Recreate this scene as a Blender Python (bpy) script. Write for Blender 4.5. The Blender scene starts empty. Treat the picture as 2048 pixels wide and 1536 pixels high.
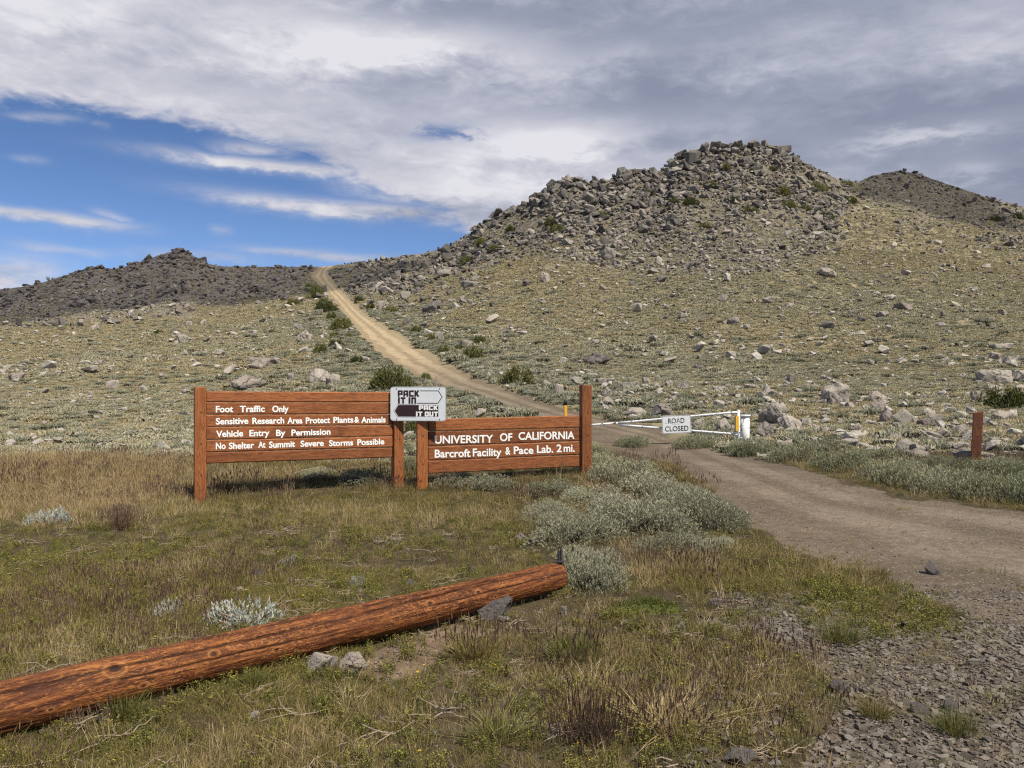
import bpy, bmesh, math, random
import numpy as np
from mathutils import Vector, Matrix
sc = bpy.context.scene
COL = sc.collection
R = math.radians
rng = np.random.default_rng(7)
random.seed(7)
F = 1538.0                      # focal length in photo pixels (2048 wide); camera level, looking along +Y from the origin

# ------------------------------------------------------------------ camera
cam = bpy.data.cameras.new('camera'); cam_o = bpy.data.objects.new('camera', cam); COL.objects.link(cam_o)
cam.sensor_width = 36; cam.lens = 36 * F / 2048; cam.clip_start = 0.05; cam.clip_end = 20000
cam_o.location = (0, 0, 0); cam_o.rotation_euler = (R(90), 0, 0)
sc.camera = cam_o
sc.view_settings.view_transform = 'Standard'; sc.view_settings.look = 'None'
sc.view_settings.exposure = 0.30; sc.view_settings.gamma = 1.0
sc.cycles.use_denoising = False; sc.cycles.filter_width = 1.2; sc.cycles.use_adaptive_sampling = True; sc.cycles.adaptive_threshold = .012
sc.cycles.max_bounces = 5; sc.cycles.diffuse_bounces = 2; sc.cycles.glossy_bounces = 1; sc.cycles.transparent_max_bounces = 4
sc.cycles.caustics_reflective = False; sc.cycles.caustics_refractive = False

# ------------------------------------------------------------------ node helper
class NT:
    def __init__(s, tree): s.t = tree; s.n = tree.nodes; s.l = tree.links
    def new(s, typ, **kw):
        n = s.n.new(typ)
        for k, v in kw.items(): setattr(n, k, v)
        return n
    def put(s, sock, v):
        if isinstance(v, bpy.types.NodeSocket): s.l.new(v, sock)
        elif v is not None:
            if sock.type == 'RGBA' and hasattr(v, '__len__') and len(v) == 3: v = (*v, 1)
            sock.default_value = v
    def m(s, op, a, b=None, c=None, clamp=False):
        n = s.new('ShaderNodeMath', operation=op, use_clamp=clamp)
        for i, v in enumerate((a, b, c)): s.put(n.inputs[i], v)
        return n.outputs[0]
    def vm(s, op, a, b=None):
        n = s.new('ShaderNodeVectorMath', operation=op)
        s.put(n.inputs[0], a)
        if b is not None: s.put(n.inputs[1], b)
        return n.outputs[0]
    def noise(s, vec, scale, detail=4, rough=.55, dist=0.0, out=0, lac=2.0):
        n = s.new('ShaderNodeTexNoise'); s.put(n.inputs['Vector'], vec)
        for k, v in (('Scale', scale), ('Detail', detail), ('Roughness', rough), ('Distortion', dist), ('Lacunarity', lac)): s.put(n.inputs[k], v)
        return n.outputs[out]
    def vor(s, vec, scale, out='Distance', feature='F1', rnd=1.0):
        n = s.new('ShaderNodeTexVoronoi', feature=feature); s.put(n.inputs['Vector'], vec)
        s.put(n.inputs['Scale'], scale); s.put(n.inputs['Randomness'], rnd)
        return n.outputs[out]
    def ramp(s, fac, stops, interp='LINEAR'):
        n = s.new('ShaderNodeValToRGB'); s.put(n.inputs[0], fac); cr = n.color_ramp; cr.interpolation = interp
        while len(cr.elements) > 1: cr.elements.remove(cr.elements[-1])
        for i, (p, c) in enumerate(stops):
            e = cr.elements[0] if i == 0 else cr.elements.new(p)
            e.position = p; e.color = (*c, 1) if hasattr(c, '__len__') else (c, c, c, 1)
        return n.outputs[0]
    def mr(s, v, a, b, c=0.0, d=1.0, smooth=True):
        n = s.new('ShaderNodeMapRange', interpolation_type='SMOOTHSTEP' if smooth else 'LINEAR')
        for i, q in enumerate((v, a, b, c, d)): s.put(n.inputs[i], q)
        return n.outputs[0]
    def mix(s, fac, a, b, blend='MIX'):
        n = s.new('ShaderNodeMix', data_type='RGBA', blend_type=blend)
        s.put(n.inputs[0], fac); s.put(n.inputs[6], a); s.put(n.inputs[7], b)
        return n.outputs[2]
    def mapping(s, vec, scale=(1, 1, 1), rot=(0, 0, 0), loc=(0, 0, 0)):
        n = s.new('ShaderNodeMapping'); s.put(n.inputs[0], vec)
        n.inputs['Scale'].default_value = scale; n.inputs['Rotation'].default_value = rot; n.inputs['Location'].default_value = loc
        return n.outputs[0]
    def sep(s, vec):
        n = s.new('ShaderNodeSeparateXYZ'); s.put(n.inputs[0], vec); return n.outputs
    def comb(s, x, y, z):
        n = s.new('ShaderNodeCombineXYZ')
        for i, v in enumerate((x, y, z)): s.put(n.inputs[i], v)
        return n.outputs[0]
    def bump(s, h, strength=.5, dist=.02):
        n = s.new('ShaderNodeBump'); s.put(n.inputs['Height'], h)
        n.inputs['Strength'].default_value = strength; n.inputs['Distance'].default_value = dist
        return n.outputs[0]

# ------------------------------------------------------------------ sky and sun
SUN_EL, SUN_AZ = R(54), R(137)          # azimuth measured from +Y (view direction) towards +X
sun_dir = Vector((math.sin(SUN_AZ) * math.cos(SUN_EL), math.cos(SUN_AZ) * math.cos(SUN_EL), math.sin(SUN_EL)))
sl = bpy.data.lights.new('sun', 'SUN'); sl.energy = 5.0; sl.angle = R(.53); sl.color = (1, .92, .78)
so = bpy.data.objects.new('sun', sl); COL.objects.link(so); so.location = (20, -20, 60)
so.rotation_euler = (-sun_dir).to_track_quat('-Z', 'Y').to_euler()

world = bpy.data.worlds.new('World'); sc.world = world; world.use_nodes = True
W = NT(world.node_tree); W.n.clear()
def azel(x, y):
    return math.atan((x - 1024) / F), math.atan((768 - y) / math.hypot(F, x - 1024))
def build_sky():
    sky = W.new('ShaderNodeTexSky', sky_type='NISHITA', sun_disc=False)
    sky.sun_elevation = SUN_EL; sky.sun_rotation = SUN_AZ; sky.altitude = 3800; sky.air_density = 1.0; sky.dust_density = .6; sky.ozone_density = 1.6
    tc = W.new('ShaderNodeTexCoord').outputs['Generated']
    d = W.vm('NORMALIZE', tc)
    x, y, z = W.sep(d)[:3]
    az = W.m('ARCTAN2', x, y); el = W.m('ARCSINE', z)
    zz = W.m('ADD', W.m('MAXIMUM', z, 0.0), .16)
    P = W.comb(W.m('DIVIDE', x, zz), W.m('DIVIDE', y, zz), 0.0)       # a flat cloud deck seen in perspective
    Pr = W.mapping(P, rot=(0, 0, R(14)), scale=(1.0, 1.5, 1))
    n1 = W.noise(Pr, 1.1, 5, .56, .35)
    n2 = W.noise(W.mapping(Pr, loc=(5, 3, 0)), 3.3, 4, .6, .3)
    n3 = W.noise(W.comb(W.m('MULTIPLY', az, 1.0), W.m('MULTIPLY', el, 2.2), 0.0), 9.0, 5, .62, .3)
    n4 = W.noise(W.comb(W.m('ADD', az, W.m('MULTIPLY', el, .35)), W.m('MULTIPLY', el, 2.6), 3.0), 24.0, 5, .62, .5)
    wob = W.m('ADD', W.m('MULTIPLY', W.m('SUBTRACT', n4, .5), .06), W.m('ADD', W.m('MULTIPLY', W.m('SUBTRACT', n1, .5), .11), W.m('MULTIPLY', W.m('SUBTRACT', n3, .5), .10)))
    el2 = W.m('ADD', el, W.m('MULTIPLY', wob, .55))
    # the lower edge of the cloud deck over azimuth
    fc = W.new('ShaderNodeFloatCurve'); cv = fc.mapping.curves[0]
    edge = [(-300, 190), (0, 205), (200, 228), (400, 262), (520, 285), (640, 330), (720, 372), (800, 420), (900, 452), (1000, 520), (1100, 640)]
    pts = [((azel(*e)[0] + .8) / 1.2, azel(*e)[1] * 2 + .2) for e in edge]
    cv.points[0].location = (0, pts[0][1]); cv.points[1].location = (1, 0.0)
    for p in pts: cv.points.new(*p)
    fc.mapping.update()
    W.put(fc.inputs['Value'], W.m('DIVIDE', W.m('ADD', az, .8), 1.2, clamp=True))
    e_el = W.m('DIVIDE', W.m('SUBTRACT', fc.outputs[0], .2), 2.0)
    cover = W.mr(W.m('SUBTRACT', el2, e_el), -.006, .020)
    fall = W.mr(W.m('ABSOLUTE', W.m('ADD', az, -.1)), 1.2, 2.2, 1, .35)
    cover = W.m('MULTIPLY', W.m('MULTIPLY', cover, fall), W.mr(el, .56, .85, 1.0, .25))
    def streak(x0, y0, x1, y1, w, amp, sharp=1.0):
        a0, e0 = azel(x0, y0); a1, e1 = azel(x1, y1); L = math.hypot(a1 - a0, e1 - e0); ca, sa = (a1 - a0) / L, (e1 - e0) / L
        da = W.m('SUBTRACT', az, (a0 + a1) / 2); de = W.m('SUBTRACT', W.m('ADD', el, W.m('MULTIPLY', wob, .16)), (e0 + e1) / 2)
        s = W.m('ADD', W.m('MULTIPLY', da, ca), W.m('MULTIPLY', de, sa)); t = W.m('SUBTRACT', W.m('MULTIPLY', de, ca), W.m('MULTIPLY', da, sa))
        s = W.m('POWER', W.m('ABSOLUTE', W.m('DIVIDE', s, L / 2)), 3.0); t = W.m('POWER', W.m('DIVIDE', t, w / F), 2.0)
        g = W.m('POWER', 2.718, W.m('MULTIPLY', W.m('ADD', s, t), -1.0 * sharp))
        return W.m('MULTIPLY', g, amp)
    S = [streak(300, 300, 760, 348, 10, 1.25), streak(430, 388, 960, 440, 15, 1.35), streak(680, 340, 980, 420, 36, 1.1), streak(-120, 408, 258, 452, 9, 1.15),
         streak(185, 420, 265, 440, 6, .5), streak(10, 490, 215, 508, 9, .5), streak(480, 497, 790, 520, 9, .85), streak(-150, 565, 120, 548, 30, 1.2),
         streak(250, 505, 520, 518, 10, .45), streak(420, 455, 470, 468, 9, .4), streak(10, 232, 160, 240, 8, .5), streak(180, 250, 220, 258, 6, .4), streak(430, 290, 590, 306, 11, .8),
         streak(20, 316, 95, 322, 6, .4), streak(230, 290, 275, 290, 6, .25), streak(440, 285, 590, 300, 12, .5)]
    st = S[0]
    for q in S[1:]: st = W.m('MAXIMUM', st, q)
    fluff = W.mr(W.m('ADD', W.m('MULTIPLY', n2, .3), W.m('ADD', W.m('MULTIPLY', n3, .4), W.m('MULTIPLY', n4, .4))), .40, .62, .40, 1.0)
    st = W.m('MULTIPLY', st, fluff, clamp=True)
    cover = W.m('MAXIMUM', cover, st)
    hole = W.m('MAXIMUM', streak(810, 256, 970, 268, 17, .85), W.m('MAXIMUM', streak(560, 284, 660, 300, 10, .55), W.m('MAXIMUM', streak(320, 222, 380, 222, 8, .6), streak(905, 255, 965, 290, 10, .9))))
    hole = W.m('MULTIPLY', hole, W.mr(W.m('ADD', W.m('MULTIPLY', n3, .5), W.m('MULTIPLY', n4, .5)), .43, .56, .0, 1.0))
    cover = W.m('MULTIPLY', cover, W.m('SUBTRACT', 1.0, hole, clamp=True))
    # cloud thickness: light thin veil at the left, thick grey deck at the right and top
    tone = W.m('ADD', W.m('MULTIPLY', W.m('SUBTRACT', n1, .5), 1.5), W.m('MULTIPLY', W.m('SUBTRACT', n3, .5), .8))
    base = W.mr(az, -.6, .35, .80, .30, smooth=False)
    tone = W.m('ADD', base, W.m('ADD', W.m('MULTIPLY', tone, .92), W.m('MULTIPLY', W.m('SUBTRACT', n4, .5), .50)))
    def patch(x, y, rx, ry, amp, rot=0.0):
        a, e = azel(x, y); c, s_ = math.cos(rot), math.sin(rot)
        da = W.m('SUBTRACT', az, a); de = W.m('SUBTRACT', el2, e)
        p = W.m('ADD', W.m('MULTIPLY', da, c), W.m('MULTIPLY', de, s_)); q = W.m('SUBTRACT', W.m('MULTIPLY', de, c), W.m('MULTIPLY', da, s_))
        g = W.m('ADD', W.m('POWER', W.m('DIVIDE', p, rx / F), 2.0), W.m('POWER', W.m('DIVIDE', q, ry / F), 2.0))
        return W.m('MULTIPLY', W.m('POWER', 2.718, W.m('MULTIPLY', g, -1.0)), amp)
    for a in ((850, 92, 220, 32, .44), (640, 75, 190, 40, .18), (1130, 285, 170, 45, .55), (1000, 330, 160, 60, .38), (60, 30, 160, 50, .22), (850, 15, 260, 26, -.28), (1250, 60, 320, 42, -.22), (860, 390, 200, 34, .30),
              (1180, 130, 120, 26, .14), (1840, 268, 120, 16, .55), (1960, 350, 60, 22, .45), (1550, 75, 130, 40, .12), (1980, 50, 160, 60, .26), (1300, 205, 330, 30, -.24), (1900, 210, 200, 40, -.26),
              (2040, 330, 60, 60, -.30), (500, 160, 240, 26, -.16), (1640, 240, 160, 40, -.16), (1260, 350, 120, 18, .25), (1960, 175, 180, 14, .12), (930, 170, 200, 20, -.12), (1260, 105, 60, 22, .16)):
        tone = W.m('ADD', tone, patch(*a))
    ccol = W.ramp(tone, [(0.0, (2.7, 3.0, 4.0)), (.3, (3.5, 3.75, 4.75)), (.55, (4.8, 5.0, 5.9)), (.8, (6.4, 6.4, 7.1)), (1.0, (8.0, 8.0, 8.4))])
    # tint on the clear blue, brighter towards the horizon
    blue = W.mix(1.0, sky.outputs[0], W.ramp(W.mr(el, 0.0, .45), [(0, (1.02, 1.12, 1.30)), (.5, (.92, 1.06, 1.25)), (1, (.80, .98, 1.20))]), 'MULTIPLY')
    final = W.mix(W.m('MULTIPLY', cover, .97), blue, ccol)
    bg = W.new('ShaderNodeBackground'); W.put(bg.inputs[0], final); bg.inputs[1].default_value = .08
    out = W.new('ShaderNodeOutputWorld'); W.l.new(bg.outputs[0], out.inputs[0])
build_sky()

# ------------------------------------------------------------------ numpy noise
_perm = rng.random((257, 257))
_perm[256, :] = _perm[0, :]; _perm[:, 256] = _perm[:, 0]
def vnoise(x, y):
    xi = np.floor(x).astype(int); yi = np.floor(y).astype(int); fx = x - xi; fy = y - yi
    fx = fx * fx * (3 - 2 * fx); fy = fy * fy * (3 - 2 * fy); xi &= 255; yi &= 255
    a = _perm[xi, yi]; b = _perm[xi + 1, yi]; c = _perm[xi, yi + 1]; d = _perm[xi + 1, yi + 1]
    return (a + (b - a) * fx) * (1 - fy) + (c + (d - c) * fx) * fy
def fbm(x, y, oct=4, gain=.5):
    v = 0; a = 1; s = 0
    for i in range(oct):
        v = v + a * (vnoise(x * 2 ** i + 17.3 * i, y * 2 ** i + 9.1 * i) - .5); s += a; a *= gain
    return v / s * 2
def sstep(a, b, x):
    t = np.clip((x - a) / (b - a), 0, 1); return t * t * (3 - 2 * t)

# ------------------------------------------------------------------ terrain heights
TAB = {  # photo column -> (depth, row) along that column, from the crest of the verge to the skyline
    -700: [(14, 912), (20, 905), (30, 860), (45, 793), (60, 750), (80, 705), (105, 665), (125, 640), (165, 610)],
    0:    [(14, 914), (20, 908), (30, 862), (45, 790), (60, 745), (80, 695), (105, 645), (125, 617), (160, 578)],
    365:  [(14, 922), (20, 904), (30, 850), (45, 785), (60, 735), (80, 685), (105, 638), (125, 590), (155, 505)],
    640:  [(14, 925), (20, 896), (30, 815), (45, 745), (60, 695), (90, 640), (120, 600), (150, 563), (185, 533)],
    900:  [(14, 928), (20, 886), (30, 803), (45, 740), (60, 695), (90, 620), (120, 560), (140, 527), (160, 495)],
    1150: [(14, 930), (20, 887), (30, 803), (45, 742), (60, 692), (85, 600), (110, 505), (130, 415), (140, 350)],
    1500: [(14, 930), (20, 886), (32, 800), (45, 745), (60, 695), (85, 600), (110, 500), (130, 400), (150, 290)],
    1690: [(14, 928), (20, 880), (32, 802), (45, 748), (60, 698), (85, 608), (110, 520), (135, 440), (165, 362)],
    1800: [(14, 926), (20, 878), (32, 804), (45, 750), (60, 702), (85, 612), (110, 530), (140, 455), (190, 338)],
    2048: [(14, 920), (20, 874), (32, 808), (45, 755), (60, 708), (85, 625), (110, 550), (140, 485), (190, 412)],
    2700: [(14, 918), (20, 878), (32, 820), (45, 775), (60, 735), (85, 670), (110, 615), (140, 570), (190, 520)],
}
SKY = np.array([(-700, 612), (-200, 592), (0, 580), (60, 572), (130, 551), (150, 545), (180, 533), (205, 534), (222, 539), (245, 535), (280, 524), (305, 515), (330, 506), (350, 501), (372, 502), (395, 516), (420, 528), (450, 532), (520, 533),
                (640, 532), (700, 527), (760, 519), (850, 507), (890, 497), (930, 474), (975, 440), (1040, 411), (1085, 388), (1105, 368), (1125, 360), (1150, 354), (1180, 362), (1197, 369), (1220, 360), (1250, 342), (1280, 342), (1310, 344),
                (1338, 330), (1352, 310), (1380, 303), (1440, 298), (1480, 291), (1510, 291), (1560, 303), (1600, 320), (1650, 345), (1690, 364), (1720, 362), (1745, 350), (1775, 346), (1800, 340), (1850, 352), (1900, 369), (1960, 389), (2048, 414), (2300, 470), (2700, 525)], float)
UC = np.arange(-700, 2701, 10.0)
NTt = 241
def _build_table():
    keys = sorted(TAB); cols = []; Ds = []
    tt = np.linspace(0, 1, NTt)
    for k in keys:
        a = np.array(TAB[k], float); D = a[-1, 0]; t = np.log(a[:, 0] / 14) / math.log(D / 14)
        yv = np.interp(tt, t, a[:, 1]); ker = np.hanning(23); ker /= ker.sum()
        yv = np.convolve(np.pad(yv, 11, mode='reflect', reflect_type='odd'), ker, 'valid')
        cols.append((yv - yv[0]) / (yv[-1] - yv[0])); Ds.append((D, yv[0]))
    cols = np.array(cols); Ds = np.array(Ds)
    kk = np.array(keys, float)
    def sm(v, n):
        ker = np.hanning(n); ker /= ker.sum(); return np.convolve(np.pad(v, n // 2, mode='edge'), ker, 'valid')
    G = np.stack([sm(np.interp(UC, kk, cols[:, j]), 31) for j in range(NTt)], 1)
    D = sm(np.interp(UC, kk, Ds[:, 0]), 25); Y0 = sm(np.interp(UC, kk, Ds[:, 1]), 25)
    S = np.interp(UC, SKY[:, 0], SKY[:, 1]); Ss = sm(S, 21)
    w = sstep(.80, .985, tt)[None, :]
    Y = Y0[:, None] + (Ss[:, None] * (1 - w) + S[:, None] * w - Y0[:, None]) * G
    return Y, D
YT, DT = _build_table()
def ridge_depth(u): return np.interp(u, UC, DT)
def near_z(x, y):
    z = -1.5 - .10 * np.exp(-((x + 1.5) ** 2 / 2.5 + (y - 10.8) ** 2 / 3)) + .10 * np.exp(-((x - 1.6) ** 2 / 3 + (y - 11.5) ** 2 / 5))
    z = z - .05 * np.exp(-((x - .1) ** 2 / .35 + (y - 4.3) ** 2 / .25))
    return z + .015 * fbm(x * 1.3, y * 1.3, 3)
def ground_z(x, y):
    x = np.asarray(x, float); y = np.asarray(y, float)
    ys = np.maximum(y, .5)
    u = np.clip(1024 + F * x / ys, -699.9, 2699.9); D = ridge_depth(u)
    t = np.log(np.maximum(ys, 14) / 14) / np.log(D / 14)
    ui = (u + 700) / 10; i = np.minimum(ui.astype(int), len(UC) - 2); fu = ui - i
    tj = np.clip(t, 0, .99999) * (NTt - 1); j = tj.astype(int); ft = tj - j
    Yv = (YT[i, j] * (1 - fu) + YT[i + 1, j] * fu) * (1 - ft) + (YT[i, j + 1] * (1 - fu) + YT[i + 1, j + 1] * fu) * ft
    zf = (768 - Yv) / F * np.minimum(ys, D)
    over = np.maximum(ys - D, 0)
    zf = zf - np.where(over > 0, .35 * over * over / (over + 12), 0)
    zf = np.maximum(zf, -40 - .03 * np.maximum(ys - 300, 0))
    w = sstep(9.5, 14, y)
    z = near_z(x, y) * (1 - w) + zf * w
    bump = fbm(x * .35, y * .35, 4) * .05 * sstep(12, 30, y) + fbm(x * .09 + 40, y * .09, 4) * .22 * sstep(35, 80, y)
    return z + bump
def project(x, y, z):
    ys = np.maximum(y, .3); return 1024 + F * x / ys, 768 - F * z / ys
_dd = np.concatenate([np.arange(2.3, 14, .02), np.arange(14, 60, .06), np.arange(60, 215, .2)])
def unproject(px, py):
    """where the line of sight through a photo pixel first meets the ground"""
    x = (px - 1024) / F * _dd; z = ground_z(x, _dd); yy = 768 - F * z / _dd
    k = np.argmax(yy <= py)
    if yy[k] > py: k = int(np.argmin(yy))
    return float(x[k]), float(_dd[k]), float(z[k])

def inpoly(px, py, poly):
    poly = np.array(poly, float); inside = np.zeros(np.shape(px), bool)
    x0, y0 = poly[:, 0], poly[:, 1]; x1, y1 = np.roll(x0, -1), np.roll(y0, -1)
    for a, b, c, d in zip(x0, y0, x1, y1):
        if b == d: continue
        hit = ((b > py) != (d > py)) & (px < (c - a) * (py - b) / (d - b) + a); inside ^= hit
    return inside
ROAD = [(2600, 1450), (2060, 1330), (1900, 1215), (1700, 1140), (1560, 1090), (1490, 1040), (1440, 985), (1380, 948), (1310, 915), (1215, 890), (1150, 866), (1110, 848), (1052, 828), (985, 807), (904, 779), (860, 768), (781, 729), (723, 675), (664, 597),
        (645, 575), (622, 553), (622, 545), (642, 531), (672, 529), (655, 543), (668, 565), (686, 587), (734, 631), (808, 675), (881, 719), (1000, 773), (1097, 806), (1165, 826), (1230, 840), (1300, 848), (1335, 868), (1345, 890), (1450, 899), (1560, 928), (1680, 962), (1830, 997), (2000, 1020), (2200, 1035), (3200, 1150)]
GRAVEL = [(1440, 1195), (1560, 1190), (1720, 1235), (1950, 1235), (2700, 1330), (2900, 1900), (1440, 1900), (1600, 1560), (1660, 1460), (1655, 1370), (1600, 1300), (1500, 1262), (1400, 1235)]
BARE = [(700, 1330), (790, 1280), (900, 1245), (1000, 1255), (900, 1300), (840, 1345), (760, 1365)]
FLOWERS = [(1460, 1105), (1560, 1110), (1720, 1160), (1880, 1215), (1905, 1262), (1760, 1280), (1640, 1262), (1540, 1190)]
GRASS = [(-1500, 905), (430, 918), (700, 940), (900, 985), (1020, 1000), (1060, 1080), (1150, 1180), (1330, 1190), (1480, 1080), (1570, 1100), (1720, 1160), (1890, 1215), (1900, 1275), (1700, 1270), (1560, 1230), (1430, 1250), (1560, 1300), (1640, 1380), (1620, 1470), (1560, 1560), (1480, 2200), (-1500, 2200)]
TALUS = [(850, 505), (940, 440), (1040, 380), (1120, 330), (1200, 340), (1340, 280), (1500, 260), (1620, 300), (1720, 350), (1690, 430), (1660, 500), (1560, 545), (1420, 545), (1250, 540), (1120, 520), (1000, 515), (900, 560), (800, 590), (700, 590), (660, 560), (660, 525), (760, 500)]
KNOLL = [(-400, 560), (0, 560), (130, 520), (360, 470), (450, 515), (640, 520), (620, 570), (610, 602), (520, 600), (400, 625), (200, 648), (0, 655), (-400, 690)]
KNOB2 = [(1690, 350), (1760, 320), (1850, 330), (2100, 420), (2100, 470), (1960, 440), (1860, 440), (1790, 420), (1720, 400)]
def soft(px, py, poly, jx=6.0, n=7):
    acc = np.zeros(np.shape(px)); rr = np.random.default_rng(3)
    for k in range(n):
        a = rr.normal(0, jx), rr.normal(0, jx * .45); acc += inpoly(px + a[0], py + a[1], poly)
    return acc / n
def masks(x, y, z):
    px, py = project(x, y, z); D = ridge_depth(np.clip(px, -700, 2700)); vis = (y > 2) & (y < D + .5)
    sc_ = np.clip(14 / np.maximum(y, 3), .15, 2.5)
    wx = fbm(x * 2.2, y * 2.2, 3) * 16 * sc_; wy = fbm(x * 2.2 + 31, y * 2.2 + 7, 3) * 6 * sc_
    road = soft(px + wx, py + wy, ROAD, 2.5, 7) * vis
    gravel = np.where(y < 6.5, soft(px + wx, py + wy, GRAVEL, 14, 7), 0.0)
    talus = np.maximum(soft(px + fbm(x * .15, y * .15, 3) * 40, py, TALUS, 14), soft(px, py, KNOB2, 14)) * (y > 60)
    knoll = soft(px + fbm(x * .12, y * .12, 3) * 40, py + fbm(x * .2, y * .2, 3) * 14, KNOLL, 16, 15) * (y > 60)
    grass = np.where(y < 16, soft(px + wx, py + wy, GRASS, 10, 7), 0.0)
    bare = np.where(y < 8, soft(px, py, BARE, 12, 7), 0.0)
    return px, py, road, gravel, talus, knoll, grass, bare

# ------------------------------------------------------------------ object helpers
def tag(o, label=None, cat=None, group=None, kind=None):
    if label: o['label'] = label
    if cat: o['category'] = cat
    if group: o['group'] = group
    if kind: o['kind'] = kind
    return o
def link(name, mesh, parent=None, mats=None):
    o = bpy.data.objects.new(name, mesh); COL.objects.link(o)
    if mats is not None:
        for m in (mats if isinstance(mats, (list, tuple)) else [mats]): mesh.materials.append(m)
    if parent: o.parent = parent
    return o
def empty(name, loc, rz=0.0):
    o = bpy.data.objects.new(name, None); COL.objects.link(o); o.location = loc; o.rotation_euler = (0, 0, rz); o.empty_display_size = .2
    return o
def np_mesh(name, V, loops, starts, totals, mat_idx=None, smooth=False):
    me = bpy.data.meshes.new(name); me.vertices.add(len(V)); me.vertices.foreach_set('co', np.asarray(V, np.float32).ravel())
    me.loops.add(len(loops)); me.loops.foreach_set('vertex_index', np.asarray(loops, np.int32))
    me.polygons.add(len(starts)); me.polygons.foreach_set('loop_start', np.asarray(starts, np.int32)); me.polygons.foreach_set('loop_total', np.asarray(totals, np.int32))
    if mat_idx is not None: me.polygons.foreach_set('material_index', np.asarray(mat_idx, np.int32))
    me.update(calc_edges=True); me.validate()
    me.polygons.foreach_set('use_smooth', np.full(len(starts), smooth))
    return me
class MB:
    """collects polygons, then links them as one mesh object"""
    def __init__(s): s.v = []; s.f = []; s.mi = []
    def add(s, vs, fs, mi=0):
        b = len(s.v); s.v += [tuple(v) for v in vs]; s.f += [tuple(b + i for i in f) for f in fs]; s.mi += [mi] * len(fs)
    def box(s, x0, x1, y0, y1, z0, z1, mi=0, top_tilt=0.0, bev=.006):
        bm = bmesh.new(); bmesh.ops.create_cube(bm, size=1)
        for v in bm.verts:
            v.co = Vector((x0 + (v.co.x + .5) * (x1 - x0), y0 + (v.co.y + .5) * (y1 - y0), z0 + (v.co.z + .5) * (z1 - z0) + (top_tilt * (v.co.x) if v.co.z > 0 else 0)))
        if bev: bmesh.ops.bevel(bm, geom=bm.edges[:], offset=bev, segments=2, affect='EDGES', profile=.5)
        s.bm(bm, mi)
    def bm(s, bm, mi=0):
        bm.verts.index_update(); s.add([v.co[:] for v in bm.verts], [[v.index for v in f.verts] for f in bm.faces], mi); bm.free()
    def tube(s, pts, rad, n=10, mi=0, caps=True):
        pts = [Vector(p) for p in pts]; rad = rad if hasattr(rad, '__len__') else [rad] * len(pts); vs = []; fs = []
        for i, p in enumerate(pts):
            t = (pts[min(i + 1, len(pts) - 1)] - pts[max(i - 1, 0)]).normalized(); a = t.cross(Vector((0, 0, 1)))
            if a.length < .05: a = Vector((1, 0, 0))
            a.normalize(); b = t.cross(a)
            for k in range(n):
                q = 2 * math.pi * k / n; vs.append(p + a * (rad[i] * math.cos(q)) + b * (rad[i] * math.sin(q)))
        for i in range(len(pts) - 1):
            for k in range(n): fs.append((i * n + k, i * n + (k + 1) % n, (i + 1) * n + (k + 1) % n, (i + 1) * n + k))
        if caps: fs.append(tuple(range(n))[::-1]); fs.append(tuple((len(pts) - 1) * n + k for k in range(n)))
        s.add(vs, fs, mi)
    def mesh(s, name, smooth=False):
        me = bpy.data.meshes.new(name); me.from_pydata(s.v, [], s.f)
        if s.mi: me.polygons.foreach_set('material_index', s.mi)
        me.polygons.foreach_set('use_smooth', [smooth] * len(s.f)); me.update()
        return me
    def build(s, name, mats, parent=None, smooth=False): return link(name, s.mesh(name, smooth), parent, mats)

# ------------------------------------------------------------------ materials
def mat(name):
    m = bpy.data.materials.new(name); m.use_nodes = True; t = NT(m.node_tree); bs = m.node_tree.nodes['Principled BSDF']
    bs.inputs['Specular IOR Level'].default_value = .25; bs.inputs['Roughness'].default_value = .85
    return m, t, bs
def m_plain(name, col, rough=.7, spec=.3, var=.12, scale=30, metal=0.0):
    m, t, b = mat(name); tc = t.new('ShaderNodeTexCoord').outputs['Object']
    n = t.noise(tc, scale, 5); f = t.mr(n, .3, .7, 1 - var, 1 + var, smooth=False)
    t.put(b.inputs['Base Color'], t.vm('SCALE', (*col,), None) if False else t.mix(1.0, (*col, 1), t.comb(f, f, f), 'MULTIPLY'))
    b.inputs['Roughness'].default_value = rough; b.inputs['Specular IOR Level'].default_value = spec; b.inputs['Metallic'].default_value = metal
    t.put(b.inputs['Normal'], t.bump(n, .15, .004))
    return m
def m_leaf(name, cols, rough=.65, trans=.25, spec=.2):
    """foliage: the colour varies per plant and per leaf"""
    m, t, b = mat(name); oi = t.new('ShaderNodeObjectInfo').outputs['Random']
    geo = t.new('ShaderNodeNewGeometry').outputs['Random Per Island']
    f = t.m('ADD', t.m('MULTIPLY', oi, .55), t.m('MULTIPLY', geo, .45))
    n = len(cols); c = t.ramp(f, [(.08 + .84 * i / max(n - 1, 1), q) for i, q in enumerate(cols)])
    t.put(b.inputs['Base Color'], c); b.inputs['Roughness'].default_value = rough; b.inputs['Specular IOR Level'].default_value = spec
    if trans:
        tr = t.new('ShaderNodeBsdfTranslucent'); t.put(tr.inputs[0], c); mx = t.new('ShaderNodeMixShader'); mx.inputs[0].default_value = trans
        t.l.new(b.outputs[0], mx.inputs[1]); t.l.new(tr.outputs[0], mx.inputs[2]); t.l.new(mx.outputs[0], t.n['Material Output'].inputs[0])
    return m
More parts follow.
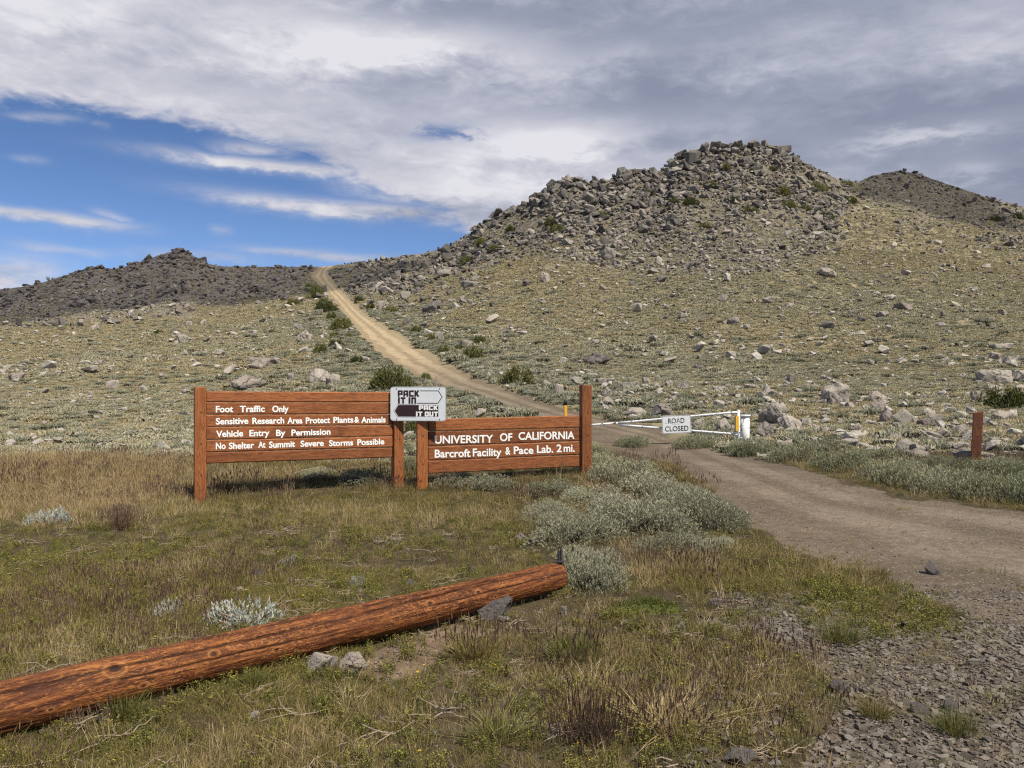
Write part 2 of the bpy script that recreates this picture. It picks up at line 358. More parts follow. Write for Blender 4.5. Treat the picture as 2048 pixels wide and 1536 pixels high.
def m_rock(name, cols, lichen=.25, sc_=1.0):
    m, t, b = mat(name); oi = t.new('ShaderNodeObjectInfo').outputs['Random']; tc = t.new('ShaderNodeTexCoord').outputs['Object']
    p = t.vm('ADD', tc, t.comb(t.m('MULTIPLY', oi, 37.0), t.m('MULTIPLY', oi, 71.0), 0.0))
    n1 = t.noise(p, 2.2 * sc_, 6, .6, .4); n2 = t.noise(p, 14 * sc_, 6, .65)
    n3 = t.vor(p, 3.2 * sc_, 'Distance')
    f = t.m('ADD', t.m('MULTIPLY', oi, .72), t.m('MULTIPLY', t.m('SUBTRACT', n1, .35), .8))
    c = t.ramp(f, [(i / (len(cols) - 1), q) for i, q in enumerate(cols)])
    g = t.mr(n2, .3, .72, .66, 1.22, smooth=False); c = t.mix(1.0, c, t.comb(g, g, g), 'MULTIPLY')
    c = t.mix(t.m('MULTIPLY', t.mr(t.noise(p, 5.5 * sc_, 5, .7), .56, .66), lichen), c, (.07, .065, .06, 1))
    c = t.mix(t.m('MULTIPLY', t.mr(t.noise(t.vm('ADD', p, (9, 4, 2)), 3.6 * sc_, 5, .7), .60, .68), lichen * .8), c, (.42, .36, .24, 1))
    dw = t.vm('ADD', p, t.vm('SCALE', t.noise(p, 2.5 * sc_, 4, .6, 0, 1)))
    for q in t.n:
        if q.bl_idname == 'ShaderNodeVectorMath' and q.operation == 'SCALE': q.inputs['Scale'].default_value = .45 / sc_
    ed = t.vor(t.mapping(dw, (1, 1, 1.7)), 1.15 * sc_, 'Distance', 'DISTANCE_TO_EDGE'); ck = t.mr(ed, .006, .028, 1, 0)
    ck = t.m('MULTIPLY', ck, t.mr(n1, .40, .60)); c = t.mix(t.m('MULTIPLY', ck, .8), c, (.035, .03, .027, 1))
    t.put(b.inputs['Base Color'], c); b.inputs['Roughness'].default_value = .9; b.inputs['Specular IOR Level'].default_value = .2
    n1 = t.m('SUBTRACT', n1, t.m('MULTIPLY', ck, .5))
    h = t.m('ADD', t.m('MULTIPLY', n2, .5), t.m('ADD', t.m('MULTIPLY', n1, .8), t.m('MULTIPLY', n3, .35)))
    t.put(b.inputs['Normal'], t.bump(h, .7, .08))
    return m
def m_wood(name, axis, light, dark, mid):
    m, t, b = mat(name); tc = t.new('ShaderNodeTexCoord').outputs['Object']; oi = t.new('ShaderNodeObjectInfo').outputs['Random']
    off = t.m('MULTIPLY', oi, 40.0)
    s = {'x': (.55, 9, 9), 'z': (9, 9, .5)}[axis]
    p = t.vm('ADD', t.mapping(tc, s), t.comb(off, off, off))
    g1 = t.noise(p, 2.4, 5, .6, .9); g2 = t.noise(p, 13, 4, .7, .4)
    wv = t.m('SINE', t.m('MULTIPLY', g1, 62.0)); big = t.noise(t.vm('ADD', tc, t.comb(off, 0.0, off)), 1.7, 4, .6)
    c = t.mix(t.mr(wv, -.6, .9), light, mid); c = t.mix(t.m('MULTIPLY', t.mr(g2, .50, .72), .75), c, dark)
    c = t.mix(t.m('MULTIPLY', t.mr(big, .50, .70), .55), c, dark)
    tone = t.m('ADD', .72, t.m('MULTIPLY', oi, .5)); c = t.mix(1.0, c, t.comb(tone, tone, tone), 'MULTIPLY')
    ck = t.noise(t.vm('ADD', t.mapping(tc, {'x': (.9, 50, 50), 'z': (50, 50, .9)}[axis]), t.comb(off, off, off)), 1.6, 2, .5)
    c = t.mix(t.mr(ck, .69, .73), c, (.02, .010, .006, 1))
    t.put(b.inputs['Base Color'], c); b.inputs['Roughness'].default_value = .62; b.inputs['Specular IOR Level'].default_value = .3
    t.put(b.inputs['Normal'], t.bump(t.m('ADD', g2, t.m('MULTIPLY', wv, .15)), .35, .004))
    return m
M = {}
M['board'] = m_wood('stained_board', 'x', (.315, .112, .036), (.060, .020, .011), (.180, .058, .020))
M['post'] = m_wood('stained_post', 'z', (.35, .128, .040), (.085, .026, .012), (.21, .064, .020))
M['oldpost'] = m_wood('weathered_post', 'z', (.20, .075, .035), (.05, .022, .014), (.13, .047, .022))
M['letter'] = m_plain('white_letter_paint', (.85, .85, .82), .6, .3, .05, 60)
M['signwhite'] = m_plain('white_sign_face', (.68, .70, .71), .45, .4, .05, 12)
M['signbrown'] = m_plain('dark_brown_sign_print', (.035, .016, .018), .5, .3, .1, 30)
M['signblack'] = m_plain('black_sign_print', (.035, .035, .04), .5, .3, .2, 30)
M['alu'] = m_plain('sheet_metal_back', (.42, .43, .44), .4, .5, .1, 30, .8)
M['yellow'] = m_plain('yellow_reflective_tape', (.80, .42, .02), .45, .5, .08, 40)
M['black'] = m_plain('black_paint', (.02, .02, .022), .5, .4, .2, 40)
M['steel'] = m_plain('dark_rusty_steel', (.045, .040, .042), .55, .4, .3, 60)
M['pink'] = m_plain('faded_pink_stake', (.36, .22, .20), .7, .3, .15, 40)
def m_chipped():
    m, t, b = mat('chipped_white_paint'); tc = t.new('ShaderNodeTexCoord').outputs['Object']
    n = t.noise(tc, 9, 6, .72, .6); n2 = t.noise(tc, 45, 4, .6)
    f = t.mr(t.m('ADD', n, t.m('MULTIPLY', t.m('SUBTRACT', n2, .5), .2)), .575, .60)
    c = t.mix(f, t.mix(t.mr(n2, .4, .65), (.76, .77, .76, 1), (.60, .60, .59, 1)), (.05, .036, .034, 1))
    t.put(b.inputs['Base Color'], c); b.inputs['Roughness'].default_value = .55; t.put(b.inputs['Normal'], t.bump(f, .3, .003)); return m
M['chipped'] = m_chipped()
GREYS = [(.17, .155, .138), (.245, .220, .190), (.31, .278, .238), (.37, .325, .272), (.45, .41, .35)]
M['rock'] = m_rock('granite_boulder', GREYS, .3, 1.0)
M['rock_talus'] = m_rock('talus_rock', [(.070, .063, .058), (.125, .112, .100), (.185, .165, .144), (.255, .228, .198), (.35, .315, .272)], .35, .6)
M['rock_dark'] = m_rock('dark_lichened_rock', [(.11, .095, .088), (.17, .148, .135), (.23, .195, .172), (.29, .25, .22)], .35, .6)
M['rock_pale'] = m_rock('pale_stone', [(.18, .155, .135), (.28, .24, .205), (.36, .31, .265), (.45, .40, .345)], .2, 1.0)
M['stone_white'] = m_rock('bleached_stone', [(.27, .24, .20), (.38, .34, .29), (.48, .44, .38), (.58, .54, .48)], .12, 2.0)
M['pebble_pale'] = m_rock('pale_road_pebble', [(.17, .145, .12), (.28, .24, .20), (.40, .35, .30), (.52, .47, .41)], .1, 12.0)
M['stem_shade'] = m_plain('woody_base_shade', (.040, .032, .024), .9, .1, .3, 40)  # woody plant base, its dark colour also stands for shade beneath each mat
M['rock_small'] = m_rock('slate_grey_stone', [(.075, .066, .066), (.13, .115, .112), (.20, .175, .165), (.30, .27, .25)], .3, 6.0)
M['pebble'] = m_rock('gravel_stone', [(.105, .086, .068), (.205, .17, .136), (.31, .26, .208), (.42, .355, .285), (.56, .485, .39)], .10, 12.0)
M['sage'] = m_leaf('grey_green_sage_leaf', [(.20,.20,.125),(.30,.30,.20),(.39,.385,.27),(.48,.465,.35)], .7, .2)
M['sage_dark'] = m_leaf('green_grey_sage_leaf', [(.17,.178,.10),(.255,.262,.155),(.345,.345,.215),(.43,.425,.285)], .7, .2)
M['silver'] = m_leaf('silver_leaf', [(.26,.28,.24),(.38,.40,.35),(.50,.52,.46)], .7, .15)
M['olive'] = m_leaf('olive_mat', [(.32,.274,.155),(.415,.352,.205),(.485,.418,.25),(.55,.48,.305)], .75, .2)
M['greymat'] = m_leaf('grey_green_mat', [(.29,.268,.172),(.395,.362,.24),(.475,.438,.298),(.54,.50,.355)], .75, .2)
M['bush'] = m_leaf('dark_green_bush_leaf', [(.045,.055,.016),(.095,.105,.03),(.16,.16,.05),(.23,.215,.08)], .6, .25)
M['rust_leaf'] = m_leaf('rusty_seed_stalk', [(.16, .085, .045), (.25, .14, .075)], .8, .2)
M['twig'] = m_plain('dead_twig', (.24, .19, .145), .85, .2, .3, 40)
M['stem'] = m_plain('woody_stem', (.085, .066, .05), .85, .2, .3, 40)
M['g_green'] = m_leaf('green_grass', [(.070,.080,.020),(.13,.135,.038),(.20,.192,.060),(.29,.262,.10)], .6, .3)
M['g_olive'] = m_leaf('olive_grass', [(.115,.098,.032),(.205,.17,.055),(.30,.242,.085),(.41,.325,.13)], .65, .3)
M['g_straw'] = m_leaf('straw_grass', [(.22,.158,.074),(.37,.275,.135),(.51,.395,.21),(.65,.53,.33)], .7, .3)
M['g_brown'] = m_leaf('purple_brown_seedhead', [(.065,.040,.032),(.11,.067,.053),(.17,.105,.08),(.25,.165,.125)], .75, .25)
M['herb'] = m_leaf('yellow_green_herb', [(.085,.09,.022),(.15,.15,.038),(.22,.205,.058),(.31,.27,.085)], .6, .3)
M['petal'] = m_leaf('yellow_petal', [(.62, .40, .015), (.75, .55, .03)], .6, .2)
M['petal2'] = m_leaf('pale_yellow_bud', [(.42, .40, .05), (.55, .50, .10)], .6, .2)
M['moss'] = m_leaf('bright_cushion_moss', [(.085, .10, .022), (.125, .14, .032), (.17, .175, .05)], .8, .2)

# ------------------------------------------------------------------ ground sheet
def m_ground():
    m, t, b = mat('ground_surface'); geo = t.new('ShaderNodeNewGeometry').outputs['Position']
    at = t.new('ShaderNodeAttribute'); at.attribute_name = 'zone'; zr, zg, zb = t.sep(at.outputs['Color'])[:3]
    at2 = t.new('ShaderNodeAttribute'); at2.attribute_name = 'zone_two'; gr, bare, knoll = t.sep(at2.outputs['Color'])[:3]
    X, Y, Z = t.sep(geo)[:3]
    P = t.comb(X, Y, 0.0)
    nl = t.noise(P, .11, 5, .6, .4); nm = t.noise(P, .9, 6, .62); nf = t.noise(P, 9, 6, .65); nff = t.noise(P, 60, 5, .6)
    # open hillside soil, dry grass and small stones
    c = t.ramp(t.m('ADD', t.m('MULTIPLY', nl, .6), t.m('MULTIPLY', nm, .5)), [(.30, (.14, .120, .072)), (.48, (.20, .172, .108)), (.60, (.25, .215, .138)), (.75, (.30, .258, .172))])
    c = t.mix(t.mr(t.noise(t.vm('ADD', P, (30, 11, 0)), .28, 5, .62, .6), .63, .72), c, (.34, .245, .15, 1))
    st = t.vor(P, 3.6, 'Distance'); stc = t.vor(P, 3.6, 'Color')
    sel = t.m('MULTIPLY', t.m('LESS_THAN', st, .17), t.m('GREATER_THAN', t.sep(stc)[0], .55))
    c = t.mix(sel, c, t.mix(t.sep(stc)[1], (.20, .17, .145, 1), (.42, .37, .31, 1)))
    # scree
    s1 = t.vor(P, 1.5, 'Color'); s1 = t.sep(s1)[0]; s2 = t.sep(t.vor(t.vm('ADD', P, (3, 8, 0)), 4.2, 'Color'))[0]
    sc_c = t.ramp(t.m('ADD', t.m('MULTIPLY', s1, .55), t.m('MULTIPLY', s2, .45)), [(.05, (.040, .036, .030)), (.4, (.095, .084, .068)), (.65, (.15, .134, .108)), (.95, (.25, .222, .182))])
    c = t.mix(t.m('MULTIPLY', zb, .8), c, sc_c)
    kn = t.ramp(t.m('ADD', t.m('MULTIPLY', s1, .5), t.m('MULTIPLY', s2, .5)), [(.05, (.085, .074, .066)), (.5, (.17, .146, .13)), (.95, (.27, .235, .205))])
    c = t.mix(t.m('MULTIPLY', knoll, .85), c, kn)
    # dark soil under the foreground grass
    gs = t.ramp(t.m('ADD', t.m('MULTIPLY', nf, .6), t.m('MULTIPLY', nm, .4)), [(.30, (.035, .029, .016)), (.50, (.068, .054, .031)), (.68, (.115, .09, .056)), (.85, (.19, .15, .10))])
    c = t.mix(gr, c, gs)
    # dirt road: brown near, paler and sandier uphill
    far = t.mr(Y, 24, 62); rn = t.m('ADD', t.m('MULTIPLY', nf, .4), t.m('ADD', t.m('MULTIPLY', nm, .35), t.m('MULTIPLY', nff, .3)))
    r_near = t.ramp(rn, [(.34, (.078, .062, .045)), (.50, (.138, .112, .083)), (.64, (.215, .176, .132))])
    rf = t.m('ADD', t.m('MULTIPLY', t.noise(P, 2.6, 5, .7), .6), t.m('ADD', t.m('MULTIPLY', nf, .25), t.m('MULTIPLY', nm, .15)))
    r_far = t.ramp(rf, [(.34, (.22, .168, .102)), (.50, (.33, .262, .165)), (.66, (.44, .36, .24))])
    rc = t.mix(far, r_near, r_far)
    la = t.new('ShaderNodeAttribute'); la.attribute_name = 'lateral'; lt = t.m('ADD', la.outputs['Fac'], t.m('MULTIPLY', t.m('SUBTRACT', t.noise(P, .35, 3, .5), .5), .30))
    rut = t.m('MAXIMUM', t.mr(t.m('ABSOLUTE', t.m('SUBTRACT', lt, .33)), .05, .14, 1, 0), t.mr(t.m('ABSOLUTE', t.m('SUBTRACT', lt, .68)), .05, .14, 1, 0))
    rut = t.m('MULTIPLY', rut, t.mr(nl, .25, .6, .5, 1.0))
    rc = t.mix(1.0, rc, t.ramp(rut, [(0, (.86, .84, .82)), (1, (1.20, 1.20, 1.20))]), 'MULTIPLY')
    peb = t.vor(P, 38, 'Distance'); pc = t.sep(t.vor(P, 38, 'Color')); pm = t.m('MULTIPLY', t.m('LESS_THAN', peb, .36), t.m('GREATER_THAN', pc[0], .45))
    pcol = t.ramp(pc[1], [(0, (.07, .06, .057)), (.5, (.17, .14, .12)), (1, (.33, .28, .24))])
    nearm = t.mr(Y, 9, 22, 1, 0)
    rc = t.mix(t.m('MULTIPLY', t.m('MULTIPLY', pm, .8), nearm), rc, pcol)
    rmask = t.mr(t.m('ADD', zr, t.m('ADD', t.m('MULTIPLY', t.m('SUBTRACT', nf, .5), .6), t.m('MULTIPLY', t.m('SUBTRACT', nm, .5), .7))), .32, .68)
    c = t.mix(rmask, c, rc)
    gv = t.vor(P, 26, 'Color'); gvd = t.vor(P, 26, 'Distance'); g3 = t.sep(gv)
    gc = t.ramp(g3[0], [(0, (.085, .070, .060)), (.5, (.165, .135, .112)), (1, (.28, .235, .195))])
    gc = t.mix(t.mr(gvd, .35, .6), gc, (.085, .066, .05, 1))
    gmask = t.mr(t.m('ADD', zg, t.m('MULTIPLY', t.m('SUBTRACT', nm, .5), .7)), .35, .6)
    c = t.mix(gmask, c, gc)
    c = t.mix(t.m('MULTIPLY', t.mr(t.m('ADD', bare, t.m('MULTIPLY', t.m('SUBTRACT', nf, .5), .6)), .4, .7), .9), c, t.ramp(nf, [(.35, (.15, .105, .075)), (.65, (.26, .185, .135))]))
    t.put(b.inputs['Base Color'], c); b.inputs['Roughness'].default_value = .95; b.inputs['Specular IOR Level'].default_value = .12
    h = t.m('ADD', t.m('MULTIPLY', nf, .6), t.m('ADD', t.m('MULTIPLY', nff, .25), t.m('MULTIPLY', t.m('SUBTRACT', 1.0, gvd), t.m('MULTIPLY', t.m('MAXIMUM', gmask, t.m('MULTIPLY', rmask, .25)), .5))))
    t.put(b.inputs['Normal'], t.bump(h, .8, .05))
    return m
M['ground'] = m_ground()

def build_ground():
    inner = np.linspace(-.82, .82, 860); side = np.linspace(.82, 1.7, 61)[1:]
    ua = np.concatenate([-side[::-1], inner, side])
    rows = np.concatenate([np.linspace(-4.5, 2.2, 24), np.geomspace(2.3, 225, 560), np.geomspace(228, 6000, 42)])
    U, Yg = np.meshgrid(ua, rows); K = 3.0
    Xg = U * (Yg + 5.0 + K) * .9 if False else U * (Yg + 6.0)
    Zg = ground_z(Xg, Yg)
    nr, nc = Xg.shape
    V = np.stack([Xg.ravel(), Yg.ravel(), Zg.ravel()], 1)
    px, py, road, gravel, talus, knoll, grass, bare = masks(V[:, 0], V[:, 1], V[:, 2])
    V[:, 2] -= .02 * road * (V[:, 1] > 15) + .012 * road
    le = np.array([(642, 531), (622, 553), (645, 575), (664, 597), (723, 675), (781, 729), (860, 768), (904, 779), (985, 807), (1052, 828), (1150, 848), (1225, 866), (1285, 888), (1380, 948), (1440, 985), (1560, 1090), (1700, 1140), (1900, 1215), (2060, 1330)], float)
    re_ = np.array([(672, 529), (655, 543), (668, 565), (686, 587), (734, 631), (808, 675), (881, 719), (1000, 773), (1097, 806), (1165, 826), (1230, 840), (1335, 868), (1450, 899), (1560, 928), (1680, 962), (1830, 997), (2200, 1035), (3200, 1150)], float)
    lx = np.interp(py, le[:, 1], le[:, 0]); rx_ = np.interp(py, re_[:, 1], re_[:, 0]); lat = np.clip((px - lx) / np.maximum(rx_ - lx, 5), -1, 2)
    i = np.arange(nr - 1)[:, None] * nc + np.arange(nc - 1)[None, :]
    Q = np.stack([i, i + 1, i + 1 + nc, i + nc], -1).reshape(-1, 4)
    isroad = road[Q].mean(1) > .5
    for name, sel in (('ground', ~isroad), ('road', isroad)):
        q = Q[sel]; used = np.unique(q); mp = np.full(len(V), -1); mp[used] = np.arange(len(used)); ql = mp[q]
        me = np_mesh(name, V[used], ql.ravel(), np.arange(len(ql)) * 4, np.full(len(ql), 4), smooth=True)
        for an, ch in (('zone', (road, gravel, talus)), ('zone_two', (np.maximum(grass, sstep(24.0, 15.0, V[:, 1])), bare, knoll))):
            a = me.attributes.new(an, 'FLOAT_COLOR', 'POINT'); d = np.ones((len(used), 4), np.float32)
            for k in range(3): d[:, k] = ch[k][used]

            a.data.foreach_set('color', d.ravel())
        a = me.attributes.new('lateral', 'FLOAT', 'POINT'); a.data.foreach_set('value', lat[used].astype(np.float32))
        o = link(name, me, None, M['ground'])
        tag(o, 'dry stony hillside and grassy verge under a cloudy sky' if name == 'ground' else 'unpaved dirt road curving past the gate and up the hill', name, None, 'structure')
build_ground()

# ------------------------------------------------------------------ rocks: mesh variants
def rock_mesh(name, seed, ax=(1, 1, .6), n=16, bev=.05, slab=False, rough=0.0, smooth=False):
    """an angular stone about 1 m wide, its base near z = 0"""
    r = random.Random(seed); bm = bmesh.new()
    for i in range(n):
        v = Vector((r.gauss(0, 1), r.gauss(0, 1), r.gauss(0, 1))); v.normalize()
        p = .66 if slab else 1.0
        v = Vector([math.copysign(abs(c) ** p, c) for c in v]) * r.uniform(.74, 1.12)
        bm.verts.new((v.x * ax[0] * .5, v.y * ax[1] * .5, v.z * ax[2] * .5))
    bmesh.ops.convex_hull(bm, input=bm.verts[:])
    for v in [v for v in bm.verts if not v.link_faces]: bm.verts.remove(v)
    bmesh.ops.dissolve_limit(bm, angle_limit=R(14), verts=bm.verts[:], edges=bm.edges[:])
    if bev: bmesh.ops.bevel(bm, geom=bm.edges[:], offset=bev, segments=2 if rough else 1, affect='EDGES', profile=.6)
    if rough:
        bmesh.ops.triangulate(bm, faces=bm.faces[:])
        for k in range(3):
            bmesh.ops.subdivide_edges(bm, edges=[e for e in bm.edges if e.calc_length() > .09], cuts=1, use_grid_fill=True)
        bmesh.ops.triangulate(bm, faces=bm.faces[:])
        bm.normal_update()
        for v in bm.verts:
            q = v.co; f = float(fbm(np.array([q.x * 3 + seed]), np.array([q.y * 3 + q.z * 4.1]), 4)[0]); g = float(fbm(np.array([q.z * 9 + seed * 2]), np.array([q.x * 9 - q.y * 7]), 3)[0])
            v.co = q + v.normal * (f * .55 + g * .22) * rough
    z0 = min(v.co.z for v in bm.verts); bmesh.ops.translate(bm, vec=(0, 0, -z0 - .18 * ax[2]), verts=bm.verts[:])
    bmesh.ops.recalc_face_normals(bm, faces=bm.faces[:])
    me = bpy.data.meshes.new(name); bm.to_mesh(me); bm.free()
    me.polygons.foreach_set('use_smooth', [smooth] * len(me.polygons))
    return me
BOULD = [rock_mesh('boulder', 100 + i, (1, r_.uniform(.75, 1.0), r_.uniform(.55, .78)), 17 + i % 4 * 5, .035, False, .17) for i, r_ in [(i, random.Random(i)) for i in range(9)]]
SLABS = [rock_mesh('boulder', 200 + i, (1, r_.uniform(.6, .9), r_.uniform(.32, .5)), 15 + i % 3 * 4, .025, True, .12) for i, r_ in [(i, random.Random(50 + i)) for i in range(6)]]
TAL = [rock_mesh('boulder', 300 + i, (1, r_.uniform(.5, .95), r_.uniform(.32, .75)), 11 + i % 4 * 2, .02, True) for i, r_ in [(i, random.Random(90 + i)) for i in range(12)]]
_used = {}
def rock_obj(kind_list, i, material, name='boulder'):
    me = kind_list[i % len(kind_list)]; key = (me.name, material.name)
    if key not in _used:
        c = me.copy(); c.materials.clear(); c.materials.append(material); _used[key] = c
    o = bpy.data.objects.new(name, _used[key]); COL.objects.link(o); return o
def place_rock(cx, base, w, h, lst, i, material, label, group=None, name='boulder', cat='boulder', rz=None, sink=.0, tilt=(0, 0), depth=.85):
    """cx, base: where the stone meets the ground in the photo; w, h: its size there in photo pixels"""
    x, y, z = unproject(cx, base); o = rock_obj(lst, i, material, name); s = y / F
    me = o.data; dz = max(v.co.z for v in me.vertices)
    wx = w * s; hz = h * s
    o.scale = (wx, wx * depth, hz / max(dz, .05)); rr = random.Random(cx * 7 + base)
    o.rotation_euler = (tilt[0], tilt[1], rz if rz is not None else rr.uniform(-.5, .5) + (math.pi if rr.random() < .5 else 0))
    yy = y + wx * depth * .3; o.location = (x * yy / y, yy, float(ground_z(x * yy / y, yy)) - sink * hz - max(0, 0))
    return tag(o, label, cat, group)

